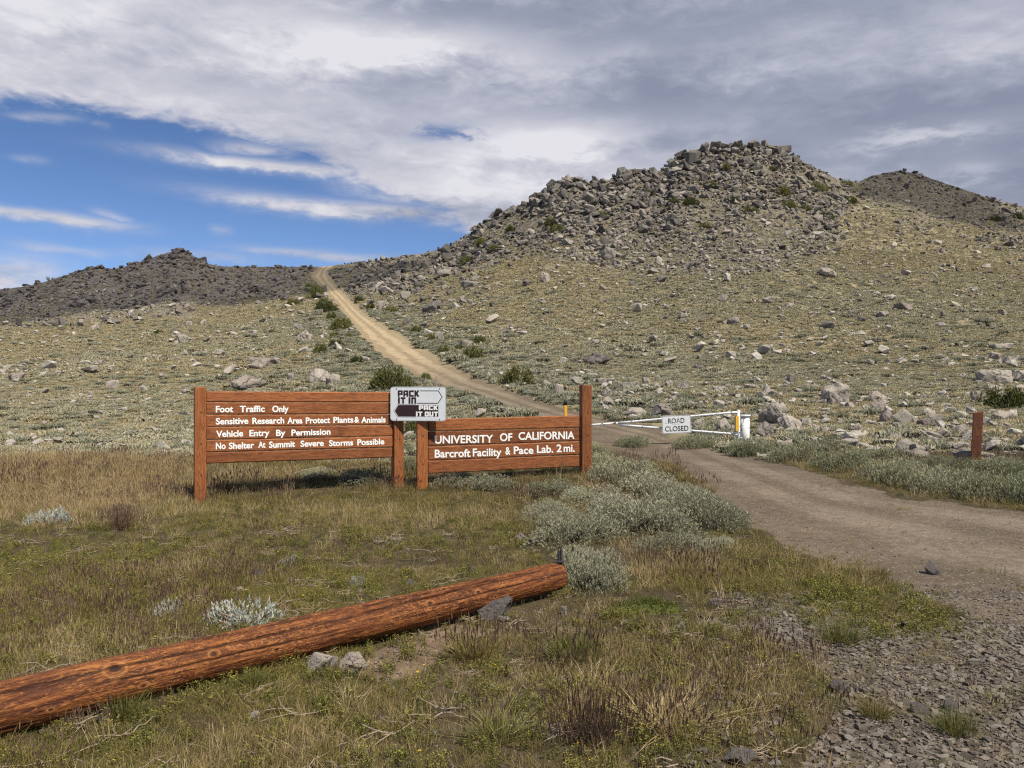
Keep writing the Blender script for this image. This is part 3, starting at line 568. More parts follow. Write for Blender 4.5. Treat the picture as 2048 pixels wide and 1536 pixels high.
# ---- boulders round the gate and the nearer slope, each with its own look or place
B, S_, T_ = BOULD, SLABS, TAL
HERO = [
    (1545, 850, 66, 44, B, 0, 'rock', 'rounded grey boulder just behind the white gate post, highest of the two beside it'),
    (1533, 876, 52, 32, B, 1, 'rock', 'low brownish boulder at the foot of the white gate post, beside the sage bushes'),
    (1580, 864, 54, 36, B, 2, 'rock', 'tan wedge-shaped boulder to the right of the two boulders by the gate post'),
    (1446, 866, 34, 30, B, 3, 'rock', 'pinkish tan boulder seen between the two white gate bars next to the hinge post'),
    (1397, 857, 34, 20, B, 4, 'rock', 'low tan stone seen through the gate right beside the road closed sign'),
    (1466, 868, 22, 18, B, 5, 'rock_pale', 'small tan stone at the foot of the yellow gate reflector'),
    (1322, 838, 58, 30, B, 6, 'rock', 'large grey boulder with a dark left edge behind the gate bar and road closed sign'),
    (1270, 838, 50, 22, B, 7, 'rock', 'tan humped boulder behind the tip of the gate, left of the grey one'),
    (1217, 816, 26, 22, B, 8, 'rock_pale', 'pale block-shaped boulder to the right of the tallest signpost'),
    (1212, 797, 26, 22, B, 2, 'rock', 'tan tilted boulder directly above the pale block by the tallest signpost'),
    (1252, 784, 50, 20, S_, 0, 'rock', 'flat slab perched over a dark gap above the signpost, part of a small outcrop'),
    (1293, 770, 24, 16, B, 4, 'rock', 'rounded tan stone at the right end of the small outcrop above the signpost'),
    (1258, 786, 14, 14, B, 5, 'rock_pale', 'little pale stone propping the flat slab of the small outcrop'),
    (1212, 772, 44, 16, S_, 1, 'rock', 'long grey slab at the left end of the small outcrop above the signpost'),
    (1338, 776, 22, 16, B, 1, 'rock_pale', 'pale upright stone on the slope right of the small outcrop'),
    (1367, 781, 26, 18, S_, 2, 'rock_pale', 'pale stone with a split pointed top on the slope above the gate'),
    (1438, 786, 30, 14, S_, 3, 'rock_pale', 'pale flat-topped stone lying alone on the slope above the gate'),
    (1538, 792, 26, 16, B, 3, 'rock_pale', 'pale stone on the slope left of the biggest rounded boulder'),
    (1582, 771, 16, 24, T_, 3, 'rock_pale', 'white spike-shaped stone standing upright on the slope'),
    (1195, 732, 62, 26, B, 5, 'rock_dark', 'dark split boulder with a small shrub beside it, alone low on the open slope'),
    (1672, 810, 78, 44, B, 1, 'rock', 'biggest rounded grey boulder on the slope right of the gate'),
    (1752, 806, 36, 24, B, 6, 'rock_pale', 'pale pinkish boulder right behind the speckled one near the biggest boulder'),
    (1755, 824, 32, 26, B, 2, 'rock_pale', 'speckled pale boulder below and right of the biggest rounded boulder'),
    (1772, 846, 32, 28, B, 3, 'rock_dark', 'dark left half of the split boulder below the speckled one'),
    (1803, 850, 46, 32, T_, 1, 'rock', 'triangular grey right half of the split boulder below the speckled one'),
    (1714, 868, 26, 22, B, 7, 'rock_pale', 'pale rounded stone standing clear between the split boulder and the sage bank'),
    (1632, 866, 20, 18, B, 4, 'rock_pale', 'pale stone with a dark left side in the row right of the gate boulders'),
    (1652, 868, 24, 14, S_, 4, 'rock_pale', 'white flat stone in the row right of the gate boulders'),
    (1610, 868, 24, 12, S_, 5, 'rock_pale', 'low white slab at the left start of the row right of the gate boulders'),
    (1704, 886, 18, 16, T_, 5, 'rock', 'small tilted grey stone just above the right-hand sage bank'),
    (1860, 834, 30, 18, B, 8, 'rock_pale', 'pale lumpy stone behind the dark slab left of the brown stake'),
    (1872, 842, 34, 10, S_, 0, 'rock_dark', 'dark reddish slab lying left of the brown stake'),
    (1850, 852, 34, 14, S_, 1, 'rock_dark', 'dark flat stone with an overhang, lowest of the trio left of the brown stake'),
    (1998, 842, 54, 22, S_, 2, 'rock_pale', 'broad pale slab right of the brown stake'),
    (1950, 858, 40, 20, B, 5, 'rock', 'grey stone partly hidden behind the top half of the brown stake'),
    (1950, 922, 90, 24, B, 2, 'rock', 'low rounded grey boulder behind the foot of the brown stake'),
    (1838, 918, 56, 20, B, 3, 'rock_pale', 'half-buried tan boulder at the edge of the right-hand sage bank'),
    (1983, 768, 84, 28, S_, 3, 'rock', 'large smooth grey boulder with a flaked top near the right edge of the photo'),
    (2036, 766, 44, 26, B, 6, 'rock', 'brownish boulder beside the large flaked boulder, cut by the photo edge'),
    (1988, 786, 34, 16, B, 7, 'rock', 'grey stone under the large flaked boulder, beside the dark shrub'),
    (1958, 808, 34, 26, S_, 4, 'rock_pale', 'pale layered stone at the left end of the dark shrub on the right slope'),
    (2040, 782, 26, 12, S_, 5, 'rock_pale', 'pale slab behind the dark shrub, right beside the photo edge'),
    (2020, 728, 38, 16, S_, 0, 'rock', 'grey slab above the large flaked boulder on the right slope'),
    (2004, 702, 46, 14, S_, 1, 'rock', 'low reddish grey slab farther up the slope near the right edge'),
    (1720, 672, 24, 10, S_, 2, 'rock', 'small grey stone alone in the middle of the right slope'),
    (1808, 622, 46, 14, S_, 3, 'rock_pale', 'wide white slab in the pale pair high on the right slope'),
    (1763, 636, 30, 12, S_, 4, 'rock_pale', 'white stone lower left of the wide white slab on the right slope'),
    (1470, 650, 30, 16, S_, 5, 'rock_pale', 'leaning pale slab in the middle of the open slope'),
    (1400, 738, 32, 9, S_, 0, 'rock_pale', 'thin white flagstone lying on the open slope below the peak'),
    (1655, 556, 46, 18, B, 0, 'rock', 'pale boulder in the short row of stones at the foot of the talus'),
    (1090, 566, 22, 22, B, 4, 'rock', 'reddish square boulder in a small cluster left of the slope centre'),
    (1052, 574, 22, 14, B, 5, 'rock_dark', 'dark stone at the left of the small cluster with the reddish square boulder'),
    (1215, 520, 34, 22, B, 8, 'rock', 'reddish brown boulder at the lower edge of the talus under the left shoulder'),
    (1500, 778, 24, 10, S_, 1, 'rock_pale', 'small pale flake on the slope above the gate post'),
    # left of the road
    (497, 782, 78, 30, S_, 2, 'rock_pale', 'broad pale outcrop boulder just above the left sign'),
    (530, 735, 70, 20, S_, 3, 'rock_pale', 'long pinkish slab behind the outcrop above the left sign'),
    (640, 766, 48, 28, S_, 4, 'rock_pale', 'pinkish flat-faced boulder above the middle of the left sign'),
    (668, 770, 38, 22, S_, 5, 'rock', 'grey slanting boulder leaning on the pinkish flat-faced one'),
    (582, 762, 20, 16, T_, 2, 'rock_pale', 'small white pointed stone between the two outcrops above the left sign'),
    (610, 684, 32, 24, B, 1, 'rock_pale', 'pale round-topped boulder left of the road among small bushes'),
    (640, 628, 26, 9, T_, 4, 'rock_pale', 'white angular stone beside the dark bushes left of the road'),
    (645, 652, 24, 10, T_, 6, 'rock', 'grey angular stone below the white one left of the road'),
    (226, 780, 26, 20, T_, 7, 'rock_pale', 'pale pyramid stone alone on the left sage plain'),
    (181, 748, 22, 13, T_, 8, 'rock_dark', 'dark stone farther out on the left sage plain'),
    (35, 762, 32, 16, S_, 1, 'rock_pale', 'pale slab near the left edge of the photo on the sage plain'),
    (370, 790, 22, 12, T_, 9, 'rock_pale', 'small white stone just above the left sign top corner'),
    (295, 805, 30, 10, S_, 2, 'rock_pale', 'flat pale stone left of the sign on the sage plain'),
    (300, 868, 14, 7, T_, 10, 'rock_pale', 'tiny white stone low on the sage plain left of the sign'),
    # right of the upper road
    (878, 683, 22, 20, T_, 11, 'rock_pale', 'white and dark stone beside a green bush right of the road'),
    (930, 696, 40, 16, S_, 5, 'rock_pale', 'pale slab behind the roundest green bush right of the road'),
    (866, 598, 24, 8, S_, 3, 'rock_dark', 'dark flat stone on the slope right of the upper road'),
    (1095, 780, 26, 20, B, 2, 'rock_pale', 'pale tan rounded stone right of the road behind the right sign'),
    (1118, 790, 22, 22, T_, 0, 'rock', 'grey angular stone behind the top of the right sign'),
    (1150, 772, 34, 18, S_, 4, 'rock', 'grey slab just left of the tallest signpost top'),
]
for a in HERO:
    cx, base, w, h, lst, i, mt, lab = a
    place_rock(cx, base, w, h, lst, i, M[mt], lab)

# ---- small stones by the log and the road
NEAR = [
    (978, 1240, 112, 40, S_, 3, 'rock_small', 'flat striped grey-brown rock against the front of the log', 'rock'),
    (626, 1352, 56, 46, T_, 2, 'rock_pale', 'blue-white angular rock under the front of the log', 'rock'),
    (705, 1345, 66, 34, B, 6, 'rock_pale', 'tan rounded rock lying in front of the log by bare dirt', 'rock'),
    (665, 1342, 30, 28, T_, 6, 'rock', 'brown stone wedged between the white and the tan rock', 'rock'),
    (700, 1358, 36, 16, S_, 3, 'rock_small', 'dark flat stone just in front of the tan rounded rock', 'rock'),
    (1041, 1085, 26, 18, B, 5, 'rock_pale', 'pale ribbed stone in the grass left of the big sage', 'rock'),
    (1067, 1092, 24, 16, B, 7, 'rock', 'reddish round stone right next to the pale ribbed one', 'rock'),
    (1868, 1148, 38, 24, T_, 5, 'rock_small', 'grey jagged stone lying alone on the dirt road', 'rock'),
    (1432, 1216, 40, 16, S_, 0, 'rock_small', 'flat grey stone at the tip of the pebbles beside the moss cushion', 'rock'),
    (1127, 1232, 18, 18, T_, 2, 'rock_pale', 'small white stone in the grass right of the striped rock', 'rock'),
    (1008, 1246, 24, 12, S_, 1, 'rock', 'little flat stone under the right end of the striped rock', 'rock'),
    (478, 1188, 20, 14, B, 0, 'rock_pale', 'white pebble-like stone in the grass behind the log', 'rock'),
    (554, 1142, 16, 9, B, 1, 'rock_pale', 'small pale stone in the middle of the grass', 'rock'),
    (820, 1172, 22, 12, S_, 4, 'rock_small', 'small grey stone just behind the log in the grass', 'rock'),
    (515, 1156, 34, 14, S_, 2, 'rock_small', 'grey flat stone half hidden in grass near the middle', 'rock'),
    (940, 1148, 26, 14, S_, 5, 'rock_small', 'grey stone in the grass behind the far part of the log', 'rock'),
    (210, 1452, 34, 24, B, 3, 'rock_small', 'dark stone under the front left of the log', 'rock'),
    (275, 1310, 34, 14, S_, 1, 'rock', 'flat pale stone touching the back of the log near its left', 'rock'),
    (510, 1452, 20, 26, T_, 7, 'rock_pale', 'pale upright stone in the grass in front of the log', 'rock'),
    (1362, 1268, 20, 22, T_, 1, 'rock', 'pinkish pointed stone on the verge below the moss cushion', 'rock'),
    (1318, 1390, 34, 20, T_, 8, 'rock_small', 'grey stone among seedheads left of the gravel', 'rock'),
    (1940, 1373, 26, 20, B, 6, 'rock_small', 'rounded grey stone standing out of the gravel', 'rock'),
    (1905, 1428, 36, 24, B, 8, 'rock_small', 'pale grey stone beside the green tussock in the gravel', 'rock'),
    (1840, 1436, 44, 20, B, 0, 'rock_small', 'brownish rounded stone left of the green tussock in the gravel', 'rock'),
    (1680, 1388, 44, 24, T_, 9, 'rock_small', 'pale angular stone at the left rim of the gravel', 'rock'),
    (1815, 1262, 36, 16, S_, 3, 'rock_small', 'flat grey stone where the yellow flowers meet the gravel', 'rock'),
    (1480, 1532, 70, 26, S_, 4, 'rock_small', 'flat dark stone at the bottom edge below the seedheads', 'rock'),
    (1950, 1336, 40, 14, S_, 0, 'rock', 'tan flat stone on the gravel near the right edge', 'rock'),
]
for a in NEAR:
    cx, base, w, h, lst, i, mt, lab, cat = a
    o = place_rock(cx, base, w, h, lst, i, M[mt], lab, None, 'rock', cat, depth=.8, tilt=(.25, .45) if 'blue-white' in lab else (0, 0), rz=.1 if 'striped grey' in lab else None)

# ---- boulders of the talus and the knoll: the largest are objects, the small rubble between them is one mass
def poly_sample(poly, n, seed, dens=None):
    g = np.random.default_rng(seed); p = np.array(poly, float); out = []
    lo, hi = p.min(0), p.max(0)
    while len(out) < n:
        q = g.uniform(lo, hi, (n * 4, 2)); k = inpoly(q[:, 0], q[:, 1], poly)
        if dens is not None: k &= g.random(len(q)) < dens(q[:, 0], q[:, 1])
        out += [tuple(v) for v in q[k]]
    return out[:n]
def skyline_y(px): return np.interp(px, SKY[:, 0], SKY[:, 1])
def scree_boulder(px, py, s_px, material, label, group, i, lift=0.0, tall=1.0):
    x, y, z = unproject(px, max(py, float(skyline_y(px)) + 1)); s = s_px * y / F; rr = random.Random(i * 13 + 5)
    o = rock_obj(TAL if rr.random() < .75 else SLABS, rr.randrange(99), material)
    o.scale = (s, s * rr.uniform(.7, 1.1), s * rr.uniform(.8, 1.25) * tall); o.location = (x, y, z + lift * s - .05 * s)
    o.rotation_euler = (rr.gauss(.05, .28), rr.gauss(0, .3), rr.uniform(0, 6.28)); return tag(o, label, 'boulder', group)
g = np.random.default_rng(11); n_ind = 0
TL, TG = 'angular grey-brown boulder jumbled in the talus on the big right-hand hill', 'talus boulders on the big hill'
def talus_dens(px, py): return np.clip(1.1 - (py - skyline_y(px)) / 210, .25, 1) * (px > 880)
for k, (px, py) in enumerate(poly_sample(TALUS, 60, 21, talus_dens)):
    if py < skyline_y(px) + 4: py = skyline_y(px) + 4 + 60 * g.random()
    scree_boulder(px, py, g.uniform(13, 28), M['rock_talus'], TL, TG, k)
CL, CG = 'blocky grey boulder standing up along the crest of the big right-hand hill', 'crest boulders on the big hill'
def crest(n, a, b, seed, lo, hi, drop):
    q = np.random.default_rng(seed); c = q.uniform(a, b, max(3, n // 4)); out = []
    for i in range(n):
        px = c[q.integers(len(c))] + q.normal(0, (b - a) * .05) if q.random() < .65 else q.uniform(a, b); out.append((px, skyline_y(px) + abs(q.normal(0, drop)), math.exp(q.uniform(math.log(lo), math.log(hi)))))
    return out
for k, (px, py, s) in enumerate(crest(34, 950, 1210, 1, 13, 34, 14) + crest(40, 1330, 1640, 2, 13, 42, 16) + crest(8, 1215, 1330, 3, 10, 22, 7)):
    scree_boulder(px, py, s, M['rock_talus'], CL, CG, 100 + k, .10, 1.1)
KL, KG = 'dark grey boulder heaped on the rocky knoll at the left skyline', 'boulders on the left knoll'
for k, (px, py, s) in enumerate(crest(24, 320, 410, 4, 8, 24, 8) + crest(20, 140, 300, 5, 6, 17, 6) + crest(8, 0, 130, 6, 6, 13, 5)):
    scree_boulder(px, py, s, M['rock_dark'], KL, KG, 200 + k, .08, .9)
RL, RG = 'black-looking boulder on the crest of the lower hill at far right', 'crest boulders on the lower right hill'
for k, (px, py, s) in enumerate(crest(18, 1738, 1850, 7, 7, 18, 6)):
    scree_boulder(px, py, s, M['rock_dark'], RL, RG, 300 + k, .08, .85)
for k, (px, py) in enumerate(poly_sample([(1945, 430), (2048, 420), (2048, 500), (1960, 490)], 12, 5)):
    scree_boulder(px, py, g.uniform(10, 24), M['rock_talus'], 'grey boulder in the small rock heap on the right flank by the photo edge', 'heap on the right flank', 400 + k)

# ------------------------------------------------------------------ scatter (only for what nobody could count)
def gn_scatter(name, V, rot, scl, idx, protos, label, cat):
    me = bpy.data.meshes.new(name); me.vertices.add(len(V)); me.vertices.foreach_set('co', np.asarray(V, np.float32).ravel())
    for an, ty, d, key in (('rot', 'FLOAT_VECTOR', rot, 'vector'), ('scl', 'FLOAT_VECTOR', scl, 'vector'), ('idx', 'INT', idx, 'value')):
        a = me.attributes.new(an, ty, 'POINT'); a.data.foreach_set(key, np.asarray(d, np.int32 if ty == 'INT' else np.float32).ravel())
    o = link(name, me); col = bpy.data.collections.new(name + '_kinds')
    for k, (pm, mats) in enumerate(protos):
        po = bpy.data.objects.new('%s_kind_%02d' % (name, k), pm)
        for q in mats: pm.materials.append(q)
        col.objects.link(po)
    ng = bpy.data.node_groups.new(name + '_scatter', 'GeometryNodeTree')
    ng.interface.new_socket('Geometry', in_out='INPUT', socket_type='NodeSocketGeometry'); ng.interface.new_socket('Geometry', in_out='OUTPUT', socket_type='NodeSocketGeometry')
    gi = ng.nodes.new('NodeGroupInput'); go = ng.nodes.new('NodeGroupOutput'); ip = ng.nodes.new('GeometryNodeInstanceOnPoints'); ci = ng.nodes.new('GeometryNodeCollectionInfo')
    ci.inputs['Collection'].default_value = col; ci.inputs['Separate Children'].default_value = True; ci.inputs['Reset Children'].default_value = True; ip.inputs['Pick Instance'].default_value = True
    def attr(an, ty):
        n = ng.nodes.new('GeometryNodeInputNamedAttribute'); n.data_type = ty; n.inputs['Name'].default_value = an; return n.outputs[0]
    e2r = ng.nodes.new('FunctionNodeEulerToRotation')
    L = ng.links.new; L(gi.outputs[0], ip.inputs['Points']); L(ci.outputs[0], ip.inputs['Instance']); L(attr('idx', 'INT'), ip.inputs['Instance Index'])
    L(attr('rot', 'FLOAT_VECTOR'), e2r.inputs[0]); L(e2r.outputs[0], ip.inputs['Rotation']); L(attr('scl', 'FLOAT_VECTOR'), ip.inputs['Scale']); L(ip.outputs[0], go.inputs[0])
    md = o.modifiers.new('scatter', 'NODES'); md.node_group = ng
    return tag(o, label, cat, None, 'stuff')
def slope_rot(x, y, e=.6):
    zx = (ground_z(x + e, y) - ground_z(x - e, y)) / (2 * e); zy = (ground_z(x, y + e) - ground_z(x, y - e)) / (2 * e)
    return np.arctan(zy), -np.arctan(zx)
def field_points(n, d0, d1, seed, power=1.0, umax=.92):
    """points over the ground in view, evenly per square metre for power = 1, denser near the viewer below that"""
    gg = np.random.default_rng(seed); q = gg.random(n); e = 1 + power
    d = (d0 ** e + q * (d1 ** e - d0 ** e)) ** (1 / e); u = gg.uniform(-umax, umax, n); x = u * d
    return x, d, ground_z(x, d)

# ---- rubble on the hills
def build_rubble():
    gg = np.random.default_rng(5); px = gg.uniform(-380, 2300, 148000); py = gg.uniform(270, 660, 148000)
    t = soft(px, py, TALUS, 22, 9); kn = soft(px, py, KNOLL, 14, 11); k2 = soft(px, py, KNOB2, 14, 9)
    side = inpoly(px, py, [(1940, 425), (2200, 420), (2200, 510), (1955, 500)])
    depth_f = np.clip(1.2 - (py - skyline_y(px)) / 400, .42, 1)
    clump = sstep(-.25, .3, fbm(px / 55, py / 32, 4))
    pr = np.maximum.reduce([t * depth_f * (.35 + .65 * clump), kn * (.35 + .40 * clump) * np.clip(1.25 - (py - skyline_y(px)) / 130, .45, 1), k2 * .6 * (.4 + .6 * clump), side * .5, .02 + 0 * px, .20 * soft(px, py, [(1640, 400), (1720, 350), (1900, 360), (2200, 450), (2200, 570), (1800, 560), (1640, 530)], 20, 9) * (.3 + clump), .22 * soft(px, py, [(660, 545), (900, 500), (1000, 520), (980, 600), (860, 640), (740, 620)], 20, 9)])
    skirt = np.exp(-np.maximum(py - 535, 0) / 42) * (px > 900) * (px < 1800) * .10 * (py > 500); pr = np.maximum(pr, skirt * (.3 + clump))
    k = (gg.random(len(px)) < pr * .66) & (py > skyline_y(px) + 1) & ~inpoly(px, py, ROAD)
    px, py = px[k], py[k]; V = []; keep = []
    x = np.zeros(len(px)); y = np.zeros(len(px))
    order = np.argsort(px); 
    for i in order:
        col = int(px[i] // 4)
        if col not in _cols:
            xx = (col * 4 + 2 - 1024) / F * _dd; yy = 768 - F * ground_z(xx, _dd) / _dd; _cols[col] = np.minimum.accumulate(yy)
        yy = _cols[col]; j = np.searchsorted(-yy, -py[i]); j = min(j, len(_dd) - 1); y[i] = _dd[j]; x[i] = (px[i] - 1024) / F * y[i]
    ok = y > 45; x, y, px, py = x[ok], y[ok], px[ok], py[ok]
    z = ground_z(x, y); n = len(x)
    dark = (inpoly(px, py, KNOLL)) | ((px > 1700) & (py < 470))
    s = np.exp(gg.normal(-.52, .55, n)); s = np.clip(s, .22, 2.4) * np.where(dark, .72, 1.0) * np.clip(1.30 - (py - skyline_y(px)) / 300, .68, 1.25)
    sc3 = np.stack([s * gg.uniform(.8, 1.3, n), s * gg.uniform(.7, 1.1, n), s * gg.uniform(.7, 1.3, n)], 1)
    rot = np.stack([gg.normal(.1, .35, n), gg.normal(0, .35, n), gg.uniform(0, 6.28, n)], 1)
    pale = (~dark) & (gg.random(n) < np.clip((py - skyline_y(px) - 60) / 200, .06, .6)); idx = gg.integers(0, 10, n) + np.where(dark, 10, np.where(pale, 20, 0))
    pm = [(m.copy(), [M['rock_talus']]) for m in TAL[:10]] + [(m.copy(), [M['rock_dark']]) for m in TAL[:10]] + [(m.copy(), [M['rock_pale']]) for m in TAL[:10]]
    for m, q in pm: m.materials.clear()
    gn_scatter('rubble', np.stack([x, y, z + .10 * s], 1), rot, sc3, idx, pm, 'countless broken rocks strewn over the rocky hills', 'rubble')
_cols = {}
build_rubble()

# ------------------------------------------------------------------ plants: mesh makers
def blades(n, rad, h0, h1, w, seed, lean=.45, curve=.5, seg=3, spread=1.0, heads=0.0, headlen=.05, headw=.006):
    """a tuft of grass blades; material 0 blade, 1 seed head"""
    gg = np.random.default_rng(seed); V = []; Fq = []; mi = []
    for i in range(n):
        r = rad * math.sqrt(gg.random()); a = gg.uniform(0, 6.283); bx, by = r * math.cos(a), r * math.sin(a)
        h = gg.uniform(h0, h1); la = a + gg.normal(0, .7); l = abs(gg.normal(0, lean)) * spread; c = curve * gg.uniform(.3, 1.2); ww = w * gg.uniform(.7, 1.25)
        fa = gg.uniform(0, 6.283); sx, sy = math.cos(fa) * ww / 2, math.sin(fa) * ww / 2; b = len(V)
        for k in range(seg + 1):
            t = k / seg; off = h * (l * t + c * l * t * t); z = h * t * (1 - .25 * l * t); wk = 1 - .85 * t * t
            cx, cy = bx + off * math.cos(la), by + off * math.sin(la)
            if k < seg: V += [(cx - sx * wk, cy - sy * wk, z), (cx + sx * wk, cy + sy * wk, z)]
            else: V.append((cx, cy, z))
        for k in range(seg - 1): Fq.append((b + 2 * k, b + 2 * k + 1, b + 2 * k + 3, b + 2 * k + 2)); mi.append(0)
        Fq.append((b + 2 * seg - 2, b + 2 * seg - 1, b + 2 * seg)); mi.append(0)
        if gg.random() < heads:
            b = len(V); ex, ey = math.cos(la) * .35 * l, math.sin(la) * .35 * l; hl = headlen * gg.uniform(.7, 1.3); q = fa
            for dq in (0, 1.57):
                dx, dy = math.cos(q + dq) * headw / 2, math.sin(q + dq) * headw / 2; b = len(V)
                V += [(cx, cy, z - .01), (cx + ex * hl * .5 - dx, cy + ey * hl * .5 - dy, z + hl * .4), (cx + ex * hl, cy + ey * hl, z + hl), (cx + ex * hl * .5 + dx, cy + ey * hl * .5 + dy, z + hl * .4)]
                Fq.append((b, b + 1, b + 2, b + 3)); mi.append(1)
    me = bpy.data.meshes.new('tuft'); me.from_pydata(V, [], Fq); me.polygons.foreach_set('material_index', mi); me.update(); return me
def sprig_bush(name, rx, ry, h, n, seed, leaf=(.045, .009), up=.8, stems=70, lumps=6, per=5, mats=('sage', 'stem'), flat=1.0, gap=.25, base_fill=True):
    """a low shrub: woody stems, and sprigs of narrow leaves in uneven clumps over a lumpy dome. One mesh each for stems and leaves."""
    gg = np.random.default_rng(seed); V = []; Fq = []
    L = np.stack([gg.uniform(-.62, .62, lumps), gg.uniform(-.62, .62, lumps), gg.uniform(.55, 1.0, lumps), gg.uniform(.42, .75, lumps)], 1)
    L[0] = (0, 0, 1.0, .85)
    tips = []
    for i in range(n):
        k = gg.integers(0, lumps); lx, ly, lh, lr = L[k]
        th = gg.uniform(0, 6.283); ph = math.acos(gg.uniform(0.02, 1)) ; rr = lr * gg.uniform(.55, 1.0) ** .6
        x = lx + rr * math.sin(ph) * math.cos(th); y = ly + rr * math.sin(ph) * math.sin(th); z = lh * (rr / lr) * math.cos(ph) ** flat
        if fbm(np.array([x * 2.3 + seed]), np.array([y * 2.3 + z * 1.7]), 2)[0] < -gap - .05 and gg.random() < .8: continue
        p = Vector((x * rx, y * ry, max(.01, z * h)))
        d = Vector((x * .8, y * .8, up + .4 * z)); d += Vector(gg.normal(0, .28, 3)); d.normalize(); tips.append((p, d))
        sl = gg.uniform(.7, 1.3)
        for j in range(per):
            ll = leaf[0] * gg.uniform(.7, 1.3); lw = leaf[1] * gg.uniform(.8, 1.2); t = j / per * leaf[0] * 1.3 * sl
            ax = Vector(gg.normal(0, 1, 3)); ax = (ax - d * ax.dot(d)); ax.normalize(); q = (d * .85 + ax * gg.uniform(.25, .8)).normalized(); s = q.cross(Vector(gg.normal(0, 1, 3))).normalized() * (lw / 2)
            o = p + d * (t - leaf[0]); b = len(V); V += [o, o + q * ll * .55 + s, o + q * ll, o + q * ll * .55 - s]; Fq.append((b, b + 1, b + 2, b + 3))
    leafm = bpy.data.meshes.new('foliage'); leafm.from_pydata([v[:] for v in V], [], Fq); leafm.materials.append(M[mats[0]]); leafm.update()
    mb = MB()
    for i in range(stems):
        p, d = tips[gg.integers(0, len(tips))]; f = 1.06 if i % 3 == 0 else .9; p = Vector((p.x * f, p.y * f, p.z * f)); m = Vector((p.x * .45, p.y * .45, p.z * .40)) + Vector(gg.normal(0, .06 * rx, 3)); m.z = max(m.z, .01)
        mb.tube([Vector((p.x * .12, p.y * .12, -.03)), m, p], [.012 * h / .4 + .004, .006, .002], 5, 0, False)
    stemm = mb.mesh('stems'); stemm.materials.append(M[mats[1]])
    return leafm, stemm
def place_bush(var, px, base, w, h, label, group=None, name='sage_bush', cat='shrub', ry=None, rz=None, size=(1.0, 1.0)):
    """base: photo row of the front foot of the bush; w, h in photo pixels"""
    leafm, stemm, (vx, vy, vh) = var; x, y, z = unproject(px, base); s = y / F; wx = w * s / 2
    yy = y + (ry if ry is not None else min(wx, 1.2)) * .7; x2 = x * yy / y; s = yy / F
    o = empty(name, (x2, yy, float(ground_z(x2, yy)) - .01), rz if rz is not None else random.Random(px * 3 + base).uniform(-.4, .4))
    o.scale = (wx / vx, (ry if ry is not None else min(wx, 1.2)) / vy, h * s / vh); tag(o, label, cat, group)
    if 'rusty' in label: RUSTY.append(o)
    for nm, me in (('foliage', leafm), ('stems', stemm)):
        c = bpy.data.objects.new(nm, me); COL.objects.link(c); c.parent = o
    return o
RUSTY = []
def variant(rx, ry, h, *a, **k): return (*sprig_bush('b', rx, ry, h, *a, **k), (rx * 1.12, ry * 1.12, h * 1.08))
SAGE = [variant(.5, .45, .38, 2400, 1 + i, leaf=(.030, .0078), per=5, lumps=7, up=1.0) for i in range(3)]
SAGEB = [variant(.6, .5, .34, 2400, 11 + i, leaf=(.042, .0085), per=5, lumps=8, up=1.3, mats=('sage_dark', 'stem')) for i in range(3)]
SILV = [variant(.3, .25, .16, 420, 21 + i, leaf=(.030, .009), per=6, lumps=6, up=.9, mats=('silver', 'twig'), stems=40) for i in range(2)]
GREENB = [variant(.6, .55, .5, 800, 31 + i, leaf=(.085, .034), per=4, lumps=7, up=.9, mats=('bush', 'stem'), gap=.15) for i in range(4)]
TUFTG = blades(230, .09, .10, .24, .0042, 77, .55, .7, 3)

